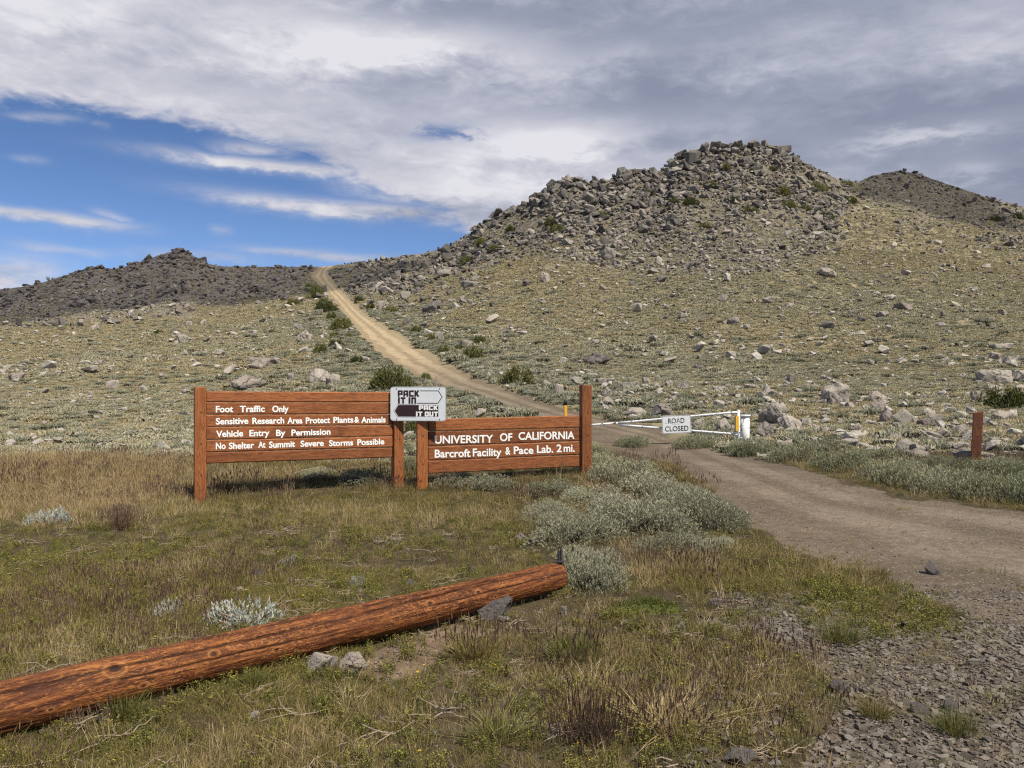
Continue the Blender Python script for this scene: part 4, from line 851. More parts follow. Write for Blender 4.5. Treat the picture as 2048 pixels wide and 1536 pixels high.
# ---- sage along the sign, the verge and the road
for i, (px, base, w, h, ry, lab) in enumerate([
    (1150, 1098, 230, 88, .6, 'dark-shaded silvery sage at the left end of the clump beside the log tip'),
    (1290, 1085, 260, 112, .85, 'broad grey-green sage in the middle of the clump between the signpost and road'),
    (1400, 1068, 190, 100, .85, 'grey-green sage at the road side of the clump right of the sign'),
    (1330, 1110, 190, 50, .4, 'low pale sage at the front edge of the clump, above the yellow flowers'),
    (1120, 1064, 120, 50, .45, 'low grey sage filling the gap left of the middle of the clump'), (1240, 1040, 150, 62, .5, 'feathery sage in the heart of the clump behind the broad one'),
    (1365, 1022, 150, 66, .6, 'grey-green sage at the back of the clump next to the road'), (1440, 1046, 90, 56, .5, 'sage at the road-side tip of the clump'),
    (1160, 1130, 120, 40, .3, 'low pale sage between the dark-shaded sage and the log tip'),
    (1090, 1045, 130, 56, .5, 'grey sage between the right sign and the dark-shaded silvery sage'),
    (1180, 1020, 150, 60, .6, 'grey sage at the foot of the tallest signpost in front of it'),
    (1310, 1005, 170, 70, .7, 'tall feathery sage behind the middle of the clump, right of the tallest signpost'),
    (1430, 1105, 90, 34, .35, 'small pale sage at the road end of the clump front'),
    (1186, 1192, 185, 118, .36, 'rounded pale sage pushing against the tip of the log'),
    (1250, 970, 165, 62, .7, 'rounded green-grey sage beside the tallest signpost at the road edge'),
    (1205, 945, 110, 50, .7, 'taller sage half behind the tallest signpost'),
    (1105, 1000, 140, 46, .5, 'grassy grey sage under the right end of the right sign'),
    (985, 985, 150, 42, .5, 'grey sage under the middle of the right sign'),
    (905, 978, 100, 40, .5, 'grey sage just under the left end of the right sign'),
    (730, 978, 130, 44, .6, 'grey sage under the right end of the left sign'),
    (640, 965, 120, 26, .6, 'low thin grey sage under the middle of the left sign'),
    (820, 945, 60, 38, .5, 'dark sage seen in the gap between the two signs'),
    (1268, 893, 88, 30, .6, 'small sage growing alone in the road below the gate tip'),
    (1180, 915, 90, 34, .7, 'sage beside the road seen right behind the tallest signpost'),
]):
    place_bush((SAGE if i not in (14, 15, 21, 22, 23) else SAGEB)[i % 3], px, base, w, h * .74, lab, ry=ry)
for i, (px, base, w, h, ry, lab) in enumerate([
    (1395, 897, 100, 30, .6, 'dark green-grey sage below the road closed sign'),
    (1500, 912, 110, 36, .6, 'sage at the foot of the white gate post'),
    (1590, 926, 130, 46, .6, 'sage in the roadside bank right of the gate post'),
    (1690, 945, 140, 52, .6, 'sage with rusty dry stalks in the roadside bank'),
    (1790, 972, 160, 58, .6, 'sage in the roadside bank left of the brown stake'),
    (1890, 992, 170, 62, .6, 'sage in the roadside bank in front of the brown stake'),
    (1985, 1008, 170, 70, .6, 'large sage at the near end of the roadside bank'),
    (2080, 1018, 180, 80, .7, 'sage of the roadside bank cut by the right photo edge'),
    (1650, 905, 140, 30, .7, 'sage behind the roadside bank under the row of pale stones'),
    (1780, 925, 150, 32, .8, 'sage at the back of the bank under the half-buried tan boulder'),
    (2010, 962, 160, 40, .8, 'sage right behind the brown stake foot'),
    (1900, 948, 130, 34, .7, 'sage on the back of the bank left of the brown stake foot'),
]):
    place_bush(SAGEB[i % 3], px, base, w, h * .85, lab, ry=ry)
for o in RUSTY:
    rl_, rs_ = sprig_bush('r', .30, .22, .34, 260, 91, leaf=(.05, .008), per=4, lumps=4, up=2.0, mats=('rust_leaf', 'stem'), stems=4)
    c = bpy.data.objects.new('seed_stalks', rl_); COL.objects.link(c); c.parent = o; c.location = (-.15, .05, .06)
place_bush(GREENB[3], 2010, 822, 110, 48, 'dark thin-leaved shrub between boulders on the right slope', name='shrub', ry=.9)
# ---- dark green bushes along the upper road
for i, (px, base, w, h, lab) in enumerate([
    (792, 784, 90, 42, 'olive green bush just above the white and brown sign'),
    (940, 722, 56, 26, 'round dark green bush right of the road, biggest on that side'),
    (1032, 772, 78, 32, 'sprawling green bush right of the road above the right sign'),
    (886, 710, 28, 16, 'small green bush left of the round one, right of the road'),
    (870, 684, 28, 16, 'green bush touching the white and dark stone right of the road'),
    (956, 690, 36, 18, 'pale green bush behind the round one right of the road'),
    (832, 666, 26, 12, 'small green bush farther up on the right side of the road'),
    (740, 620, 20, 12, 'tiny green bush low on the right bank of the upper road'),
    (722, 606, 22, 14, 'dark bush on the right bank where the road bends'),
    (780, 626, 44, 11, 'low wide green bush up the right bank of the road'),
    (712, 728, 32, 14, 'dark green bush at the left edge of the road by the widest part'),
    (638, 708, 34, 16, 'dark green bush farthest from the road in the left row'),
    (676, 696, 34, 14, 'olive bush in the left row beside the round-topped boulder'),
    (697, 676, 18, 9, 'smallest green bush of the left row'),
    (680, 662, 50, 22, 'wide green bush in the left row by the grey angular stone'),
    (662, 640, 24, 14, 'dark round bush above the wide one in the left row'),
    (655, 626, 48, 22, 'dark bush behind the white angular stone left of the road'),
    (628, 598, 40, 26, 'dark bush at the rim of the rocky ground left of the road'),
    (612, 925, 40, 12, 'small bright green plant under the left sign'),
    (822, 872, 30, 34, 'dark green bush seen through the gap between the signs'),
    (590, 612, 30, 12, 'dark bush low on the rocky ground left of the rim bush'), (618, 582, 26, 12, 'highest dark bush of the left row just under the road bend'),
    (690, 650, 26, 12, 'green bush at the very edge of the road in the left row'), (668, 676, 26, 10, 'low green bush between the wide one and the smallest one'),
    (652, 612, 28, 14, 'dark bush hugging the upper left road edge'), (850, 762, 30, 14, 'green bush on the left road edge right behind the white sign'),
    (318, 668, 18, 7, 'single small dark bush out on the left plain'),
    (918, 700, 20, 9, 'tiny olive bush between the pale slab and the round bush'),
]):
    place_bush(GREENB[i % 4], px, base, w * 1.1, h * 1.3, lab, name='green_bush', cat='bush')
for k, (px, py, w, h) in enumerate([(1385, 415, 40, 16), (1500, 430, 44, 16), (1565, 395, 46, 18), (1575, 420, 40, 16), (1640, 385, 48, 18), (1350, 412, 30, 14), (1200, 440, 34, 12), (1420, 380, 36, 14), (1655, 440, 36, 14), (1610, 425, 30, 12), (1465, 410, 30, 12),
                                    (1110, 470, 40, 18), (1105, 455, 34, 16), (1690, 375, 44, 14), (1450, 345, 30, 14), (930, 530, 36, 16), (990, 505, 26, 14), (1545, 345, 26, 10), (1020, 468, 30, 14), (1700, 410, 34, 14), (1415, 460, 36, 10), (1300, 395, 28, 12), (960, 495, 40, 18), (1990, 445, 30, 12), (2040, 440, 30, 14)]):
    place_bush(GREENB[k % 4], px, py, w, h * 1.15, 'dark green shrub growing among the talus rocks on the hill', 'shrubs among the talus', 'green_bush', 'bush')
# ---- silver plants and tussocks in the foreground
for i, (px, base, w, h, lab) in enumerate([
    (485, 1268, 185, 62, 'spreading silver shrub right behind the log'), (105, 1052, 110, 42, 'silver-grey shrub in dry grass near the left edge'),
    (330, 1240, 40, 34, 'tiny silver plant left of the spreading silver shrub'), (582, 1136, 44, 24, 'small silver-green plant in the middle of the grass'),
    (716, 1180, 40, 24, 'small silver plant in the grass close behind the log'), (75, 1450, 60, 44, 'silver-green plant poking up in front of the log at far left')]):
    place_bush(SILV[i % 2], px, base, w, h, lab, name='silver_shrub', cat='shrub', ry=.16 if i else .22)
def tussock(px, base, w, h, mt, heads, lab, seed):
    me = blades(300, .085, .11, .23, .0045, seed, .6, .8, 3, 1.0, heads, .05, .008); me.name = 'grass_tussock'; x, y, z = unproject(px, base); s = y / F
    o = link('grass_tussock', me, None, [M[mt], M['g_brown']]); o.location = (x, y + .05, float(ground_z(x, y + .05)) - .01); o.scale = (w * s / .36, w * s / .40, h * s / .19); tag(o, lab, 'grass tussock')
for k, a in enumerate([(1692, 1292, 110, 42, 'g_green', .0, 'dark green tussock at the tip of the gravel below the yellow flowers'), (1925, 1478, 105, 58, 'g_green', .02, 'green tussock growing in the gravel near the lower right corner'),
                       (1762, 1445, 90, 50, 'g_olive', .05, 'pale olive tussock on the left part of the gravel'), (1765, 1158, 50, 26, 'g_olive', .0, 'small tussock at the road edge above the yellow flowers'),
                       (500, 1385, 70, 42, 'g_green', .0, 'green tussock against the front of the log left of the white rock'), (240, 1450, 110, 60, 'g_green', .0, 'dark green tussock in front of the log near its left end'),
                       (238, 1062, 56, 40, 'g_brown', .9, 'purple-brown clump of dry stalks in the grass at left'), (1340, 1470, 190, 64, 'g_straw', .45, 'big straw-coloured tussock with pale seedheads beside the gravel'),
                       (1185, 1500, 130, 80, 'g_brown', .8, 'tall clump of purple-brown seedheads at the bottom centre'), (1715, 1160, 46, 22, 'g_olive', .0, 'little tussock beside the small one on the road edge'),
                       (950, 1330, 130, 72, 'g_olive', .4, 'dull green tussock below the striped rock'), (1150, 1330, 150, 62, 'g_green', .2, 'wide green tussock left of the pinkish pointed stone'), (1000, 1490, 150, 70, 'g_green', .1, 'green tussock at the bottom edge left of the seedheads')]):
    tussock(*a, 500 + k)
# ---- cushion of moss
def moss():
    x, y, z = unproject(1300, 1228); gg = np.random.default_rng(8); mb = MB(); n = 26; ring = 22; vs = []; fs = []
    rx, ry, h = .245, .13, .05
    for j in range(ring + 1):
        for k in range(48):
            a = 2 * math.pi * k / 48; q = j / ring; edge = 1 + .22 * float(fbm(np.array([math.cos(a) * 1.8 + 5]), np.array([math.sin(a) * 1.8]), 3)[0])
            X, Y = rx * q * edge * math.cos(a), ry * q * edge * math.sin(a); Z = h * (1 - q ** 2.2) + .012 * float(fbm(np.array([X * 14]), np.array([Y * 14]), 3)[0]) - (.02 if j == ring else 0); vs.append((X, Y, Z))
    for j in range(ring):
        for k in range(48): fs.append((j * 48 + k, (j + 1) * 48 + k, (j + 1) * 48 + (k + 1) % 48, j * 48 + (k + 1) % 48))
    for i in range(5200):       # short leaf tips over the cushion
        v = vs[gg.integers(48, len(vs) - 96)]; p = Vector(v) + Vector((gg.normal(0, .006), gg.normal(0, .004), 0)); d = Vector((gg.normal(0, .5), gg.normal(0, .5), 1)).normalized() * gg.uniform(.007, .015); s = Vector((gg.normal(0, 1), gg.normal(0, 1), 0)).normalized() * .0025
        b = len(vs); vs += [tuple(p - s), tuple(p + s), tuple(p + d)]; fs.append((b, b + 1, b + 2))
    mb.add(vs, fs); o = mb.build('moss_cushion', M['moss'], None, True); o.location = (x, y + .08, float(ground_z(x, y + .08)) - .004); tag(o, 'bright yellow-green moss cushion on the verge right of the log', 'moss')
moss()

# ---- countless: mats of low plants over the hillsides
def build_cover():
    def mat_mesh(seed, n, h, w, leaf):
        gg = np.random.default_rng(seed); V = []; Fq = []
        for i in range(n):
            a = gg.uniform(0, 6.283); r = math.sqrt(gg.random()); x, y = r * math.cos(a) * .5 * (1 + .25 * math.sin(3 * a + seed)), r * math.sin(a) * .42; z = h * (1 - r * r) * gg.uniform(.35, 1.05)
            d = Vector((x * .9 + gg.normal(0, .35), y * .9 + gg.normal(0, .35), .8)).normalized(); s = Vector(gg.normal(0, 1, 3)); s = (s - d * s.dot(d)).normalized() * (w / 2); ll = leaf * gg.uniform(.7, 1.4)
            o = Vector((x, y, z - leaf * .4)); b = len(V); V += [o - s * .5, o + d * ll * .55 + s, o + d * ll, o + d * ll * .55 - s]; Fq.append((b, b + 1, b + 2, b + 3))
        mi = [0] * len(Fq)
        for i in range(n // 4 if n > 200 else n // 9):        # woody stems, dark to paint the shade under the mat edge
            a = gg.uniform(0, 6.283); r = gg.uniform(.62, 1.0); x, y = r * math.cos(a) * .47 * (1 + .25 * math.sin(3 * a + seed)), r * math.sin(a) * .40; hh = h * gg.uniform(.25, .55); q = gg.uniform(0, 3.14); ex, ey = math.cos(q) * w * .8, math.sin(q) * w * .8
            b = len(V); V += [Vector((x * .9 - ex, y * .9 - ey, -.02)), Vector((x * .9 + ex, y * .9 + ey, -.02)), Vector((x + ex, y + ey, hh)), Vector((x - ex, y - ey, hh))]; Fq.append((b, b + 1, b + 2, b + 3)); mi.append(1)
        me = bpy.data.meshes.new('mat'); me.from_pydata([v[:] for v in V], [], Fq); me.polygons.foreach_set('material_index', mi); me.update(); return me
    protos = [(mat_mesh(i, 420, .20, .035, .12), [M['greymat'], M['stem_shade']]) for i in range(4)] + [(mat_mesh(10 + i, 420, .16, .026, .12), [M['olive'], M['stem_shade']]) for i in range(4)]
    protos += [(mat_mesh(20 + i, 130, .20, .075, .15), [M['greymat'], M['stem_shade']]) for i in range(3)] + [(mat_mesh(30 + i, 130, .16, .065, .15), [M['olive'], M['stem_shade']]) for i in range(3)]
    protos += [(mat_mesh(40 + i, 700, .34, .026, .11), [M['sage'], M['stem_shade']]) for i in range(3)]
    X, Y = [], []
    for n, d0, d1, sd in ((27000, 13.2, 48, 1), (108000, 48, 120, 2), (80000, 120, 200, 3)):
        x, y, z = field_points(n, d0, d1, sd); X.append(x); Y.append(y)
    x = np.concatenate(X); y = np.concatenate(Y); z = ground_z(x, y); gg = np.random.default_rng(9)
    px, py, road, gravel, talus, knoll, grass, bare = masks(x, y, z)
    wide = soft(px, py, ROAD, 5, 5)
    clump = fbm(x * .45, y * .45, 3)
    keep = (wide < .3) & (gg.random(len(x)) > talus * .72) & (gg.random(len(x)) > knoll * .80) & (grass < .5) & (y < ridge_depth(np.clip(px, -700, 2700)) - 1) & (clump > -.58)
    keep &= ~((px > 1150) & (px < 1390) & (py > 838) & (y < 25)) & ~((px > 1300) & (y < 16.4) & (py > 893))
    x, y, z, px, py = x[keep], y[keep], z[keep], px[keep], py[keep]; n = len(x)
    big = fbm(x * .035 + 3, y * .035, 4) + .35 * fbm(x * .3, y * .3, 2)
    grey = (big + gg.normal(0, .30, n) + np.where(px < 1000, .02, -.10) + np.where((py > 700), .10, -.05)) > 0
    rd = np.array([0.0] * n); nearroad = soft(px, py, ROAD, 45, 15); 
    sageish = (gg.random(n) < np.clip(nearroad * 1.6, 0, .55) + .04) & (y < 100)
    far = y > 55
    idx = np.where(far, np.where(grey, 8 + gg.integers(0, 3, n), 11 + gg.integers(0, 3, n)), np.where(grey, gg.integers(0, 4, n), 4 + gg.integers(0, 4, n)))
    idx = np.where(sageish, 14 + gg.integers(0, 3, n), idx)
    s = np.exp(gg.normal(-.80, .32, n)) * np.where(far, 1.05, 1.0) * np.where(y > 110, 1.25, 1.0); s = np.where(sageish, s * 1.25, s)
    ax, ay = slope_rot(x, y)
    gn_scatter('ground_cover', np.stack([x, y, z - .01], 1), np.stack([ax, ay, gg.normal(0, .5, n) + np.where(gg.random(n) < .5, 3.14, 0)], 1), np.stack([s * gg.uniform(.9, 1.5, n), s * gg.uniform(.8, 1.1, n), s * gg.uniform(.6, 1.05, n)], 1), idx, protos,
               'low grey-green and olive mats of plants covering the open hillsides', 'ground cover')
    # small stones lying all over the open slopes
    X, Y = [], []
    for nn, d0, d1, sd in ((6400, 13, 45, 31), (42000, 45, 165, 32)):
        a, b_, c = field_points(nn, d0, d1, sd); X.append(a); Y.append(b_)
    x = np.concatenate(X); y = np.concatenate(Y); z = ground_z(x, y); px, py, road, gravel, talus, knoll, grass, bare = masks(x, y, z)
    dens = .35 + .9 * sstep(-.1, .35, fbm(x * .12 + 9, y * .12, 3)) + 1.1 * ((py > 790) & (px > 1180)) - .25 * ((px < 1000) & (py < 700))
    k = (soft(px, py, ROAD, 3, 3) < .15) & (grass < .4) & (gg.random(len(x)) < dens * .52) & ~((px > 900) & (px < 1480) & (py > 838) & (y < 25)) & (y > 15); x, y, z = x[k], y[k], z[k]; n = len(x)
    s = np.clip(np.exp(gg.normal(-1.95, .55, n)), .07, .8) * np.where(y > 50, 1.8, 1.0); s = np.where(y < 45, np.minimum(s * 1.25, .42), s)
    protos = [(m.copy(), [M['stone_white']]) for m in TAL] 
    for m, q in protos: m.materials.clear()
    gn_scatter('scattered_rubble', np.stack([x, y, z + .20 * s], 1), np.stack([gg.normal(0, .25, n), gg.normal(0, .25, n), gg.uniform(0, 6.28, n)], 1), np.stack([s * 1.15, s, s * gg.uniform(.7, 1.2, n)], 1), gg.integers(0, len(protos), n), protos,
               'small pale stones strewn over the open slopes', 'rubble')
build_cover()

# ---- countless: grass, herbs, gravel, twigs of the verge
def build_grass():
    gg = np.random.default_rng(19)
    P = [(blades(34, .085, .05, .15, .0040, 1, .6, .7), ['g_green', 'g_brown']), (blades(34, .09, .05, .14, .0040, 2, .7, .8), ['g_olive', 'g_brown']), (blades(30, .09, .06, .17, .0036, 3, .6, .7), ['g_olive', 'g_straw']),
         (blades(26, .09, .07, .20, .0034, 4, .6, .7, 3, 1, .25), ['g_straw', 'g_brown']), (blades(26, .09, .08, .22, .0034, 5, .5, .6, 3, 1, .35), ['g_straw', 'g_straw']), (blades(20, .07, .13, .25, .0034, 6, .35, .4, 3, 1, .8, .055, .011), ['g_olive', 'g_brown']),
         (blades(20, .07, .14, .26, .0034, 7, .35, .4, 3, 1, .85, .06, .011), ['g_straw', 'g_brown']), (blades(60, .10, .02, .07, .0044, 8, 1.0, .6), ['g_green', 'g_brown']), (blades(46, .11, .02, .06, .0050, 9, 1.4, .6), ['g_straw', 'g_brown']), (blades(60, .11, .02, .06, .0048, 10, 1.0, .6), ['g_olive', 'g_brown'])]
    protos = [(m, [M[q] for q in ml]) for m, ml in P]
    X, Y = [], []
    for n, d0, d1, sd in ((30000, 2.4, 6.2, 51), (40000, 6.2, 15.5, 52)):
        a, b, c = field_points(n, d0, d1, sd, 1.0, .92); X.append(a); Y.append(b)
    x = np.concatenate(X); y = np.concatenate(Y); z = ground_z(x, y); px, py, road, gravel, talus, knoll, grass, bare = masks(x, y, z)
    cl = fbm(x * 1.1, y * 1.1, 4); thin = sstep(-.55, .1, cl)
    nearbare = np.where((py > 1180) & (px > 850), .40, 1.0) * np.where((px < 850) & (py > 1330) & (py < 1480) & (px > 150), .8, 1.0)
    pr = grass * (.45 + .55 * thin) * nearbare * (1 - .9 * bare); pr = np.maximum(pr, .04 * (gravel > .5)); pr = np.where((grass < .5) & (y < 13.5) & (road < .2) & (gravel < .3), .42, pr); pr = np.where(road > .25, np.where((px > 1380) & (py > 1000), .006, 0), pr)
    pr = np.where(((px - 1300) / 82) ** 2 + ((py - 1212) / 30) ** 2 < 1, .02, pr)
    k = gg.random(len(x)) < pr; x, y, z, px, py, cl = x[k], y[k], z[k], px[k], py[k], cl[k]; n = len(x)
    # what grows where: straw with dark seed heads at the back left, green and olive in front
    straw = sstep(1130, 960, py) * sstep(620, 250, px) * .9 + .12 + .7 * fbm(x * .8 + 4, y * .8, 3); seed = .015 + .40 * np.maximum(fbm(x * .9 + 20, y * .9, 3), -.1) + .10 * (py > 1280) * (px > 880) + .12 * (py < 1010)
    q = gg.random((n, 3)); idx = np.where(q[:, 1] < seed * .6, np.where(q[:, 2] < .5, 5, 6), np.where(q[:, 0] < straw, np.where(q[:, 2] < .5, 3, 4), np.where(q[:, 2] < .22, 0, np.where(q[:, 2] < .48, 1, np.where(q[:, 2] < .62, 2, np.where(q[:, 2] < .80, 7, np.where(q[:, 2] < .87, 8, 9)))))))
    s = np.clip(gg.normal(.58, .17, n), .25, 1.1) * np.where((py > 1060) & (px < 1150), .74, 1.0) * np.where(py < 1020, 1.15, 1.0) * np.where((py > 1180) & (px > 700), .80, 1.0)
    s = np.where(idx == 0, s * .9, s)
    # no tuft inside the log
    gn_scatter('grass', np.stack([x, y, z - .005], 1), np.stack([gg.normal(0, .12, n), gg.normal(0, .12, n), gg.uniform(0, 6.28, n)], 1), np.stack([s, s, s * gg.uniform(.8, 1.15, n)], 1), idx, protos, 'dry olive and straw-coloured grass with dark seedheads on the verge', 'grass')
build_grass()
def build_herbs():
    def herb(seed, nst, h, flower, ff):
        gg = np.random.default_rng(seed); V = []; Fq = []; mi = []
        def leaf(o, d, l, w, m):
            s = Vector(gg.normal(0, 1, 3)); s = (s - d * s.dot(d)).normalized() * (w / 2); b = len(V); V.extend([tuple(o), tuple(o + d * l * .5 + s), tuple(o + d * l), tuple(o + d * l * .5 - s)]); Fq.append((b, b + 1, b + 2, b + 3)); mi.append(m)
        for i in range(nst):
            a = gg.uniform(0, 6.28); r = .07 * math.sqrt(gg.random()); o = Vector((r * math.cos(a), r * math.sin(a), 0)); d = Vector((gg.normal(0, .35), gg.normal(0, .35), 1)).normalized(); hh = h * gg.uniform(.5, 1.1)
            leaf(o, d, hh, .004, 0)
            for j in range(9): leaf(o + d * hh * gg.uniform(.15, 1), Vector(gg.normal(0, 1, 3) + np.array([0, 0, .5])).normalized(), gg.uniform(.012, .026), gg.uniform(.005, .010), 0)
            if gg.random() < ff:
                for j in range(5): leaf(o + d * hh, Vector((math.cos(j * 1.26), math.sin(j * 1.26), .5)).normalized(), flower, flower * .8, 1)
        me = bpy.data.meshes.new('herb'); me.from_pydata(V, [], Fq); me.polygons.foreach_set('material_index', mi); me.update(); return me
    protos = [(herb(1, 16, .11, .006, .6), [M['herb'], M['petal2']]), (herb(2, 14, .13, .006, .5), [M['herb'], M['petal2']]), (herb(3, 14, .09, .005, .3), [M['herb'], M['petal2']]), (herb(4, 5, .12, .011, .35), [M['herb'], M['petal']])]
    gg = np.random.default_rng(23); x, y, z = field_points(26000, 2.4, 9, 61, 1.0, .92); px, py, road, gravel, talus, knoll, grass, bare = masks(x, y, z)
    fl = soft(px, py, FLOWERS, 16, 7); other = ((.05 + .10 * (py > 1250)) + .18 * sstep(.05, .4, fbm(x * 1.4 + 2, y * 1.4 + 8, 3)) + .10 * (px < 420) * (py > 1080) * (py < 1250)) * grass
    k = gg.random(len(x)) < np.maximum(fl * .46 * sstep(-.45, .25, fbm(x * 3.1 + 7, y * 3.1, 3)), other); x, y, z, px, py = x[k], y[k], z[k], px[k], py[k]; n = len(x); fl = fl[k]
    idx = np.where(gg.random(n) < np.where(fl > .3, .03, .07), 3, gg.integers(0, 3, n)); s = gg.uniform(.6, 1.15, n) * np.where(fl > .3, .82, .70)
    gn_scatter('wildflowers', np.stack([x, y, z], 1), np.stack([0 * x, 0 * x, gg.uniform(0, 6.28, n)], 1), np.stack([s, s, s], 1), idx, protos, 'yellow-green flowering herbs in the verge, thickest along the road edge', 'wildflowers')
build_herbs()
def build_gravel():
    gg = np.random.default_rng(29); X, Y = [], []
    for n, d0, d1, sd in ((60000, 2.3, 5.8, 71), (60000, 5.0, 16, 72)):
        a, b, c = field_points(n, d0, d1, sd, 1.0, .92); X.append(a); Y.append(b)
    a, b, c = field_points(175000, 2.3, 5.6, 73, 1.0, .92); q = a / b > .22; X.append(a[q]); Y.append(b[q])
    x = np.concatenate(X); y = np.concatenate(Y); z = ground_z(x, y); px, py, road, gravel, talus, knoll, grass, bare = masks(x, y, z)
    edge = soft(px, py, GRAVEL, 60, 9); bandr = sstep(1010, 1330, py + (px - 1700) * .12)
    pr = np.maximum.reduce([gravel * (.45 + .5 * sstep(-.3, .3, fbm(x * 1.7 + 5, y * 1.7, 3))), edge * .28 * (y < 6.5), (road > .5) * (.30 + .60 * bandr * (fbm(x * .9, y * .9, 3) > -.25)), .055 * grass * (py > 1180) + .07 * grass * (px > 850) * (py > 1220), bare * .25])
    k = gg.random(len(x)) < pr; x, y, z, px, py, gv, rd = x[k], y[k], z[k], px[k], py[k], gravel[k], road[k]; n = len(x)
    s = np.clip(np.exp(gg.normal(-4.22, .55, n)), .008, .052) * np.where(gv > .5, 1.0, np.where(rd > .5, .60, .95)) * np.where(y > 8, .9, 1)
    protos = [(m.copy(), [M['pebble']]) for m in TAL] + [(m.copy(), [M['pebble_pale']]) for m in TAL]
    for m, q in protos: m.materials.clear()
    gn_scatter('gravel', np.stack([x, y, z + s * .05 - .012 * (rd > .5)], 1), np.stack([gg.normal(0, .22, n), gg.normal(0, .22, n), gg.uniform(0, 6.28, n)], 1), np.stack([s * gg.uniform(.9, 1.4, n), s, s * gg.uniform(.55, 1.0, n)], 1), gg.integers(0, 12, n) + 12 * (gg.random(n) < np.where(rd > .5, .6, .42)), protos, 'loose grey and brown gravel on the road and its edge', 'gravel')
    # dead twigs
    def tw(seed):
        g2 = random.Random(seed); mb = MB()
        for i in range(5):
            a = g2.uniform(0, 6.28); p = Vector((g2.uniform(-.05, .05), g2.uniform(-.05, .05), .012)); pts = [p]
            for j in range(4):
                a += g2.gauss(0, .5); p = p + Vector((math.cos(a), math.sin(a), g2.gauss(.05, .25))) * .035; p.z = max(p.z, .006); pts.append(p)
            mb.tube(pts, [.0032, .0028, .0024, .002, .001], 4, 0, False)
        return mb.mesh('twig')
    protos = [(tw(i), [M['twig']]) for i in range(6)]
    x, y, z = field_points(2600, 2.4, 8, 81, 1.0, .92); px, py, road, gravel, talus, knoll, grass, bare = masks(x, y, z)
    zone = np.exp(-((px - 640) / 160) ** 2 - ((py - 1240) / 40) ** 2) + np.exp(-((px - 130) / 120) ** 2 - ((py - 1480) / 40) ** 2) + .8 * np.exp(-((px - 1330) / 200) ** 2 - ((py - 1480) / 60) ** 2)
    k = gg.random(len(x)) < grass * np.clip(.10 + .9 * zone, 0, 1); x, y, z = x[k], y[k], z[k]; n = len(x); s = gg.uniform(.6, 1.3, n)
    gn_scatter('twig_litter', np.stack([x, y, z + .01], 1), np.stack([0 * x, 0 * x, gg.uniform(0, 6.28, n)], 1), np.stack([s, s, s], 1), gg.integers(0, 6, n), protos, 'bleached dead twigs lying in the grass', 'litter')
build_gravel()

# ------------------------------------------------------------------ lettering
def text_mesh(body, bold=0.0, depth=.0015):
    cu = bpy.data.curves.new('lettering', 'FONT'); cu.body = body; cu.size = 1.0; cu.offset = bold; cu.extrude = depth; cu.resolution_u = 4
    o = bpy.data.objects.new('lettering', cu); COL.objects.link(o); dg = bpy.context.evaluated_depsgraph_get(); dg.update()
    me = bpy.data.meshes.new_from_object(o.evaluated_get(dg)); bpy.data.objects.remove(o); bpy.data.curves.remove(cu)
    n = len(me.vertices); a = np.zeros(n * 3, np.float32); me.vertices.foreach_get('co', a); a = a.reshape(-1, 3)
    fs = [tuple(p.vertices) for p in me.polygons]; bpy.data.meshes.remove(me); return a, fs
CAPH = None
def put_words(mb, words, y, bold, cap, jitter=0.0, seed=0):
    """words: (text, x0, x1, z baseline) in the sign's own frame, lettering standing proud of the face at y"""
    global CAPH
    if CAPH is None:
        a, f = text_mesh('H', 0); CAPH = a[:, 1].max()
    rr = random.Random(seed)
    for w, x0, x1, zb in words:
        a, fs = text_mesh(w, bold); sx = (x1 - x0) / (a[:, 0].max() - a[:, 0].min()); s = cap / (CAPH + bold * 2)
        zj = rr.uniform(-1, 1) * jitter
        vs = [(x0 + (p[0] - a[:, 0].min()) * sx, y - (p[2] + .0015) * 1.0, zb + zj + p[1] * s) for p in a]; mb.add(vs, fs)

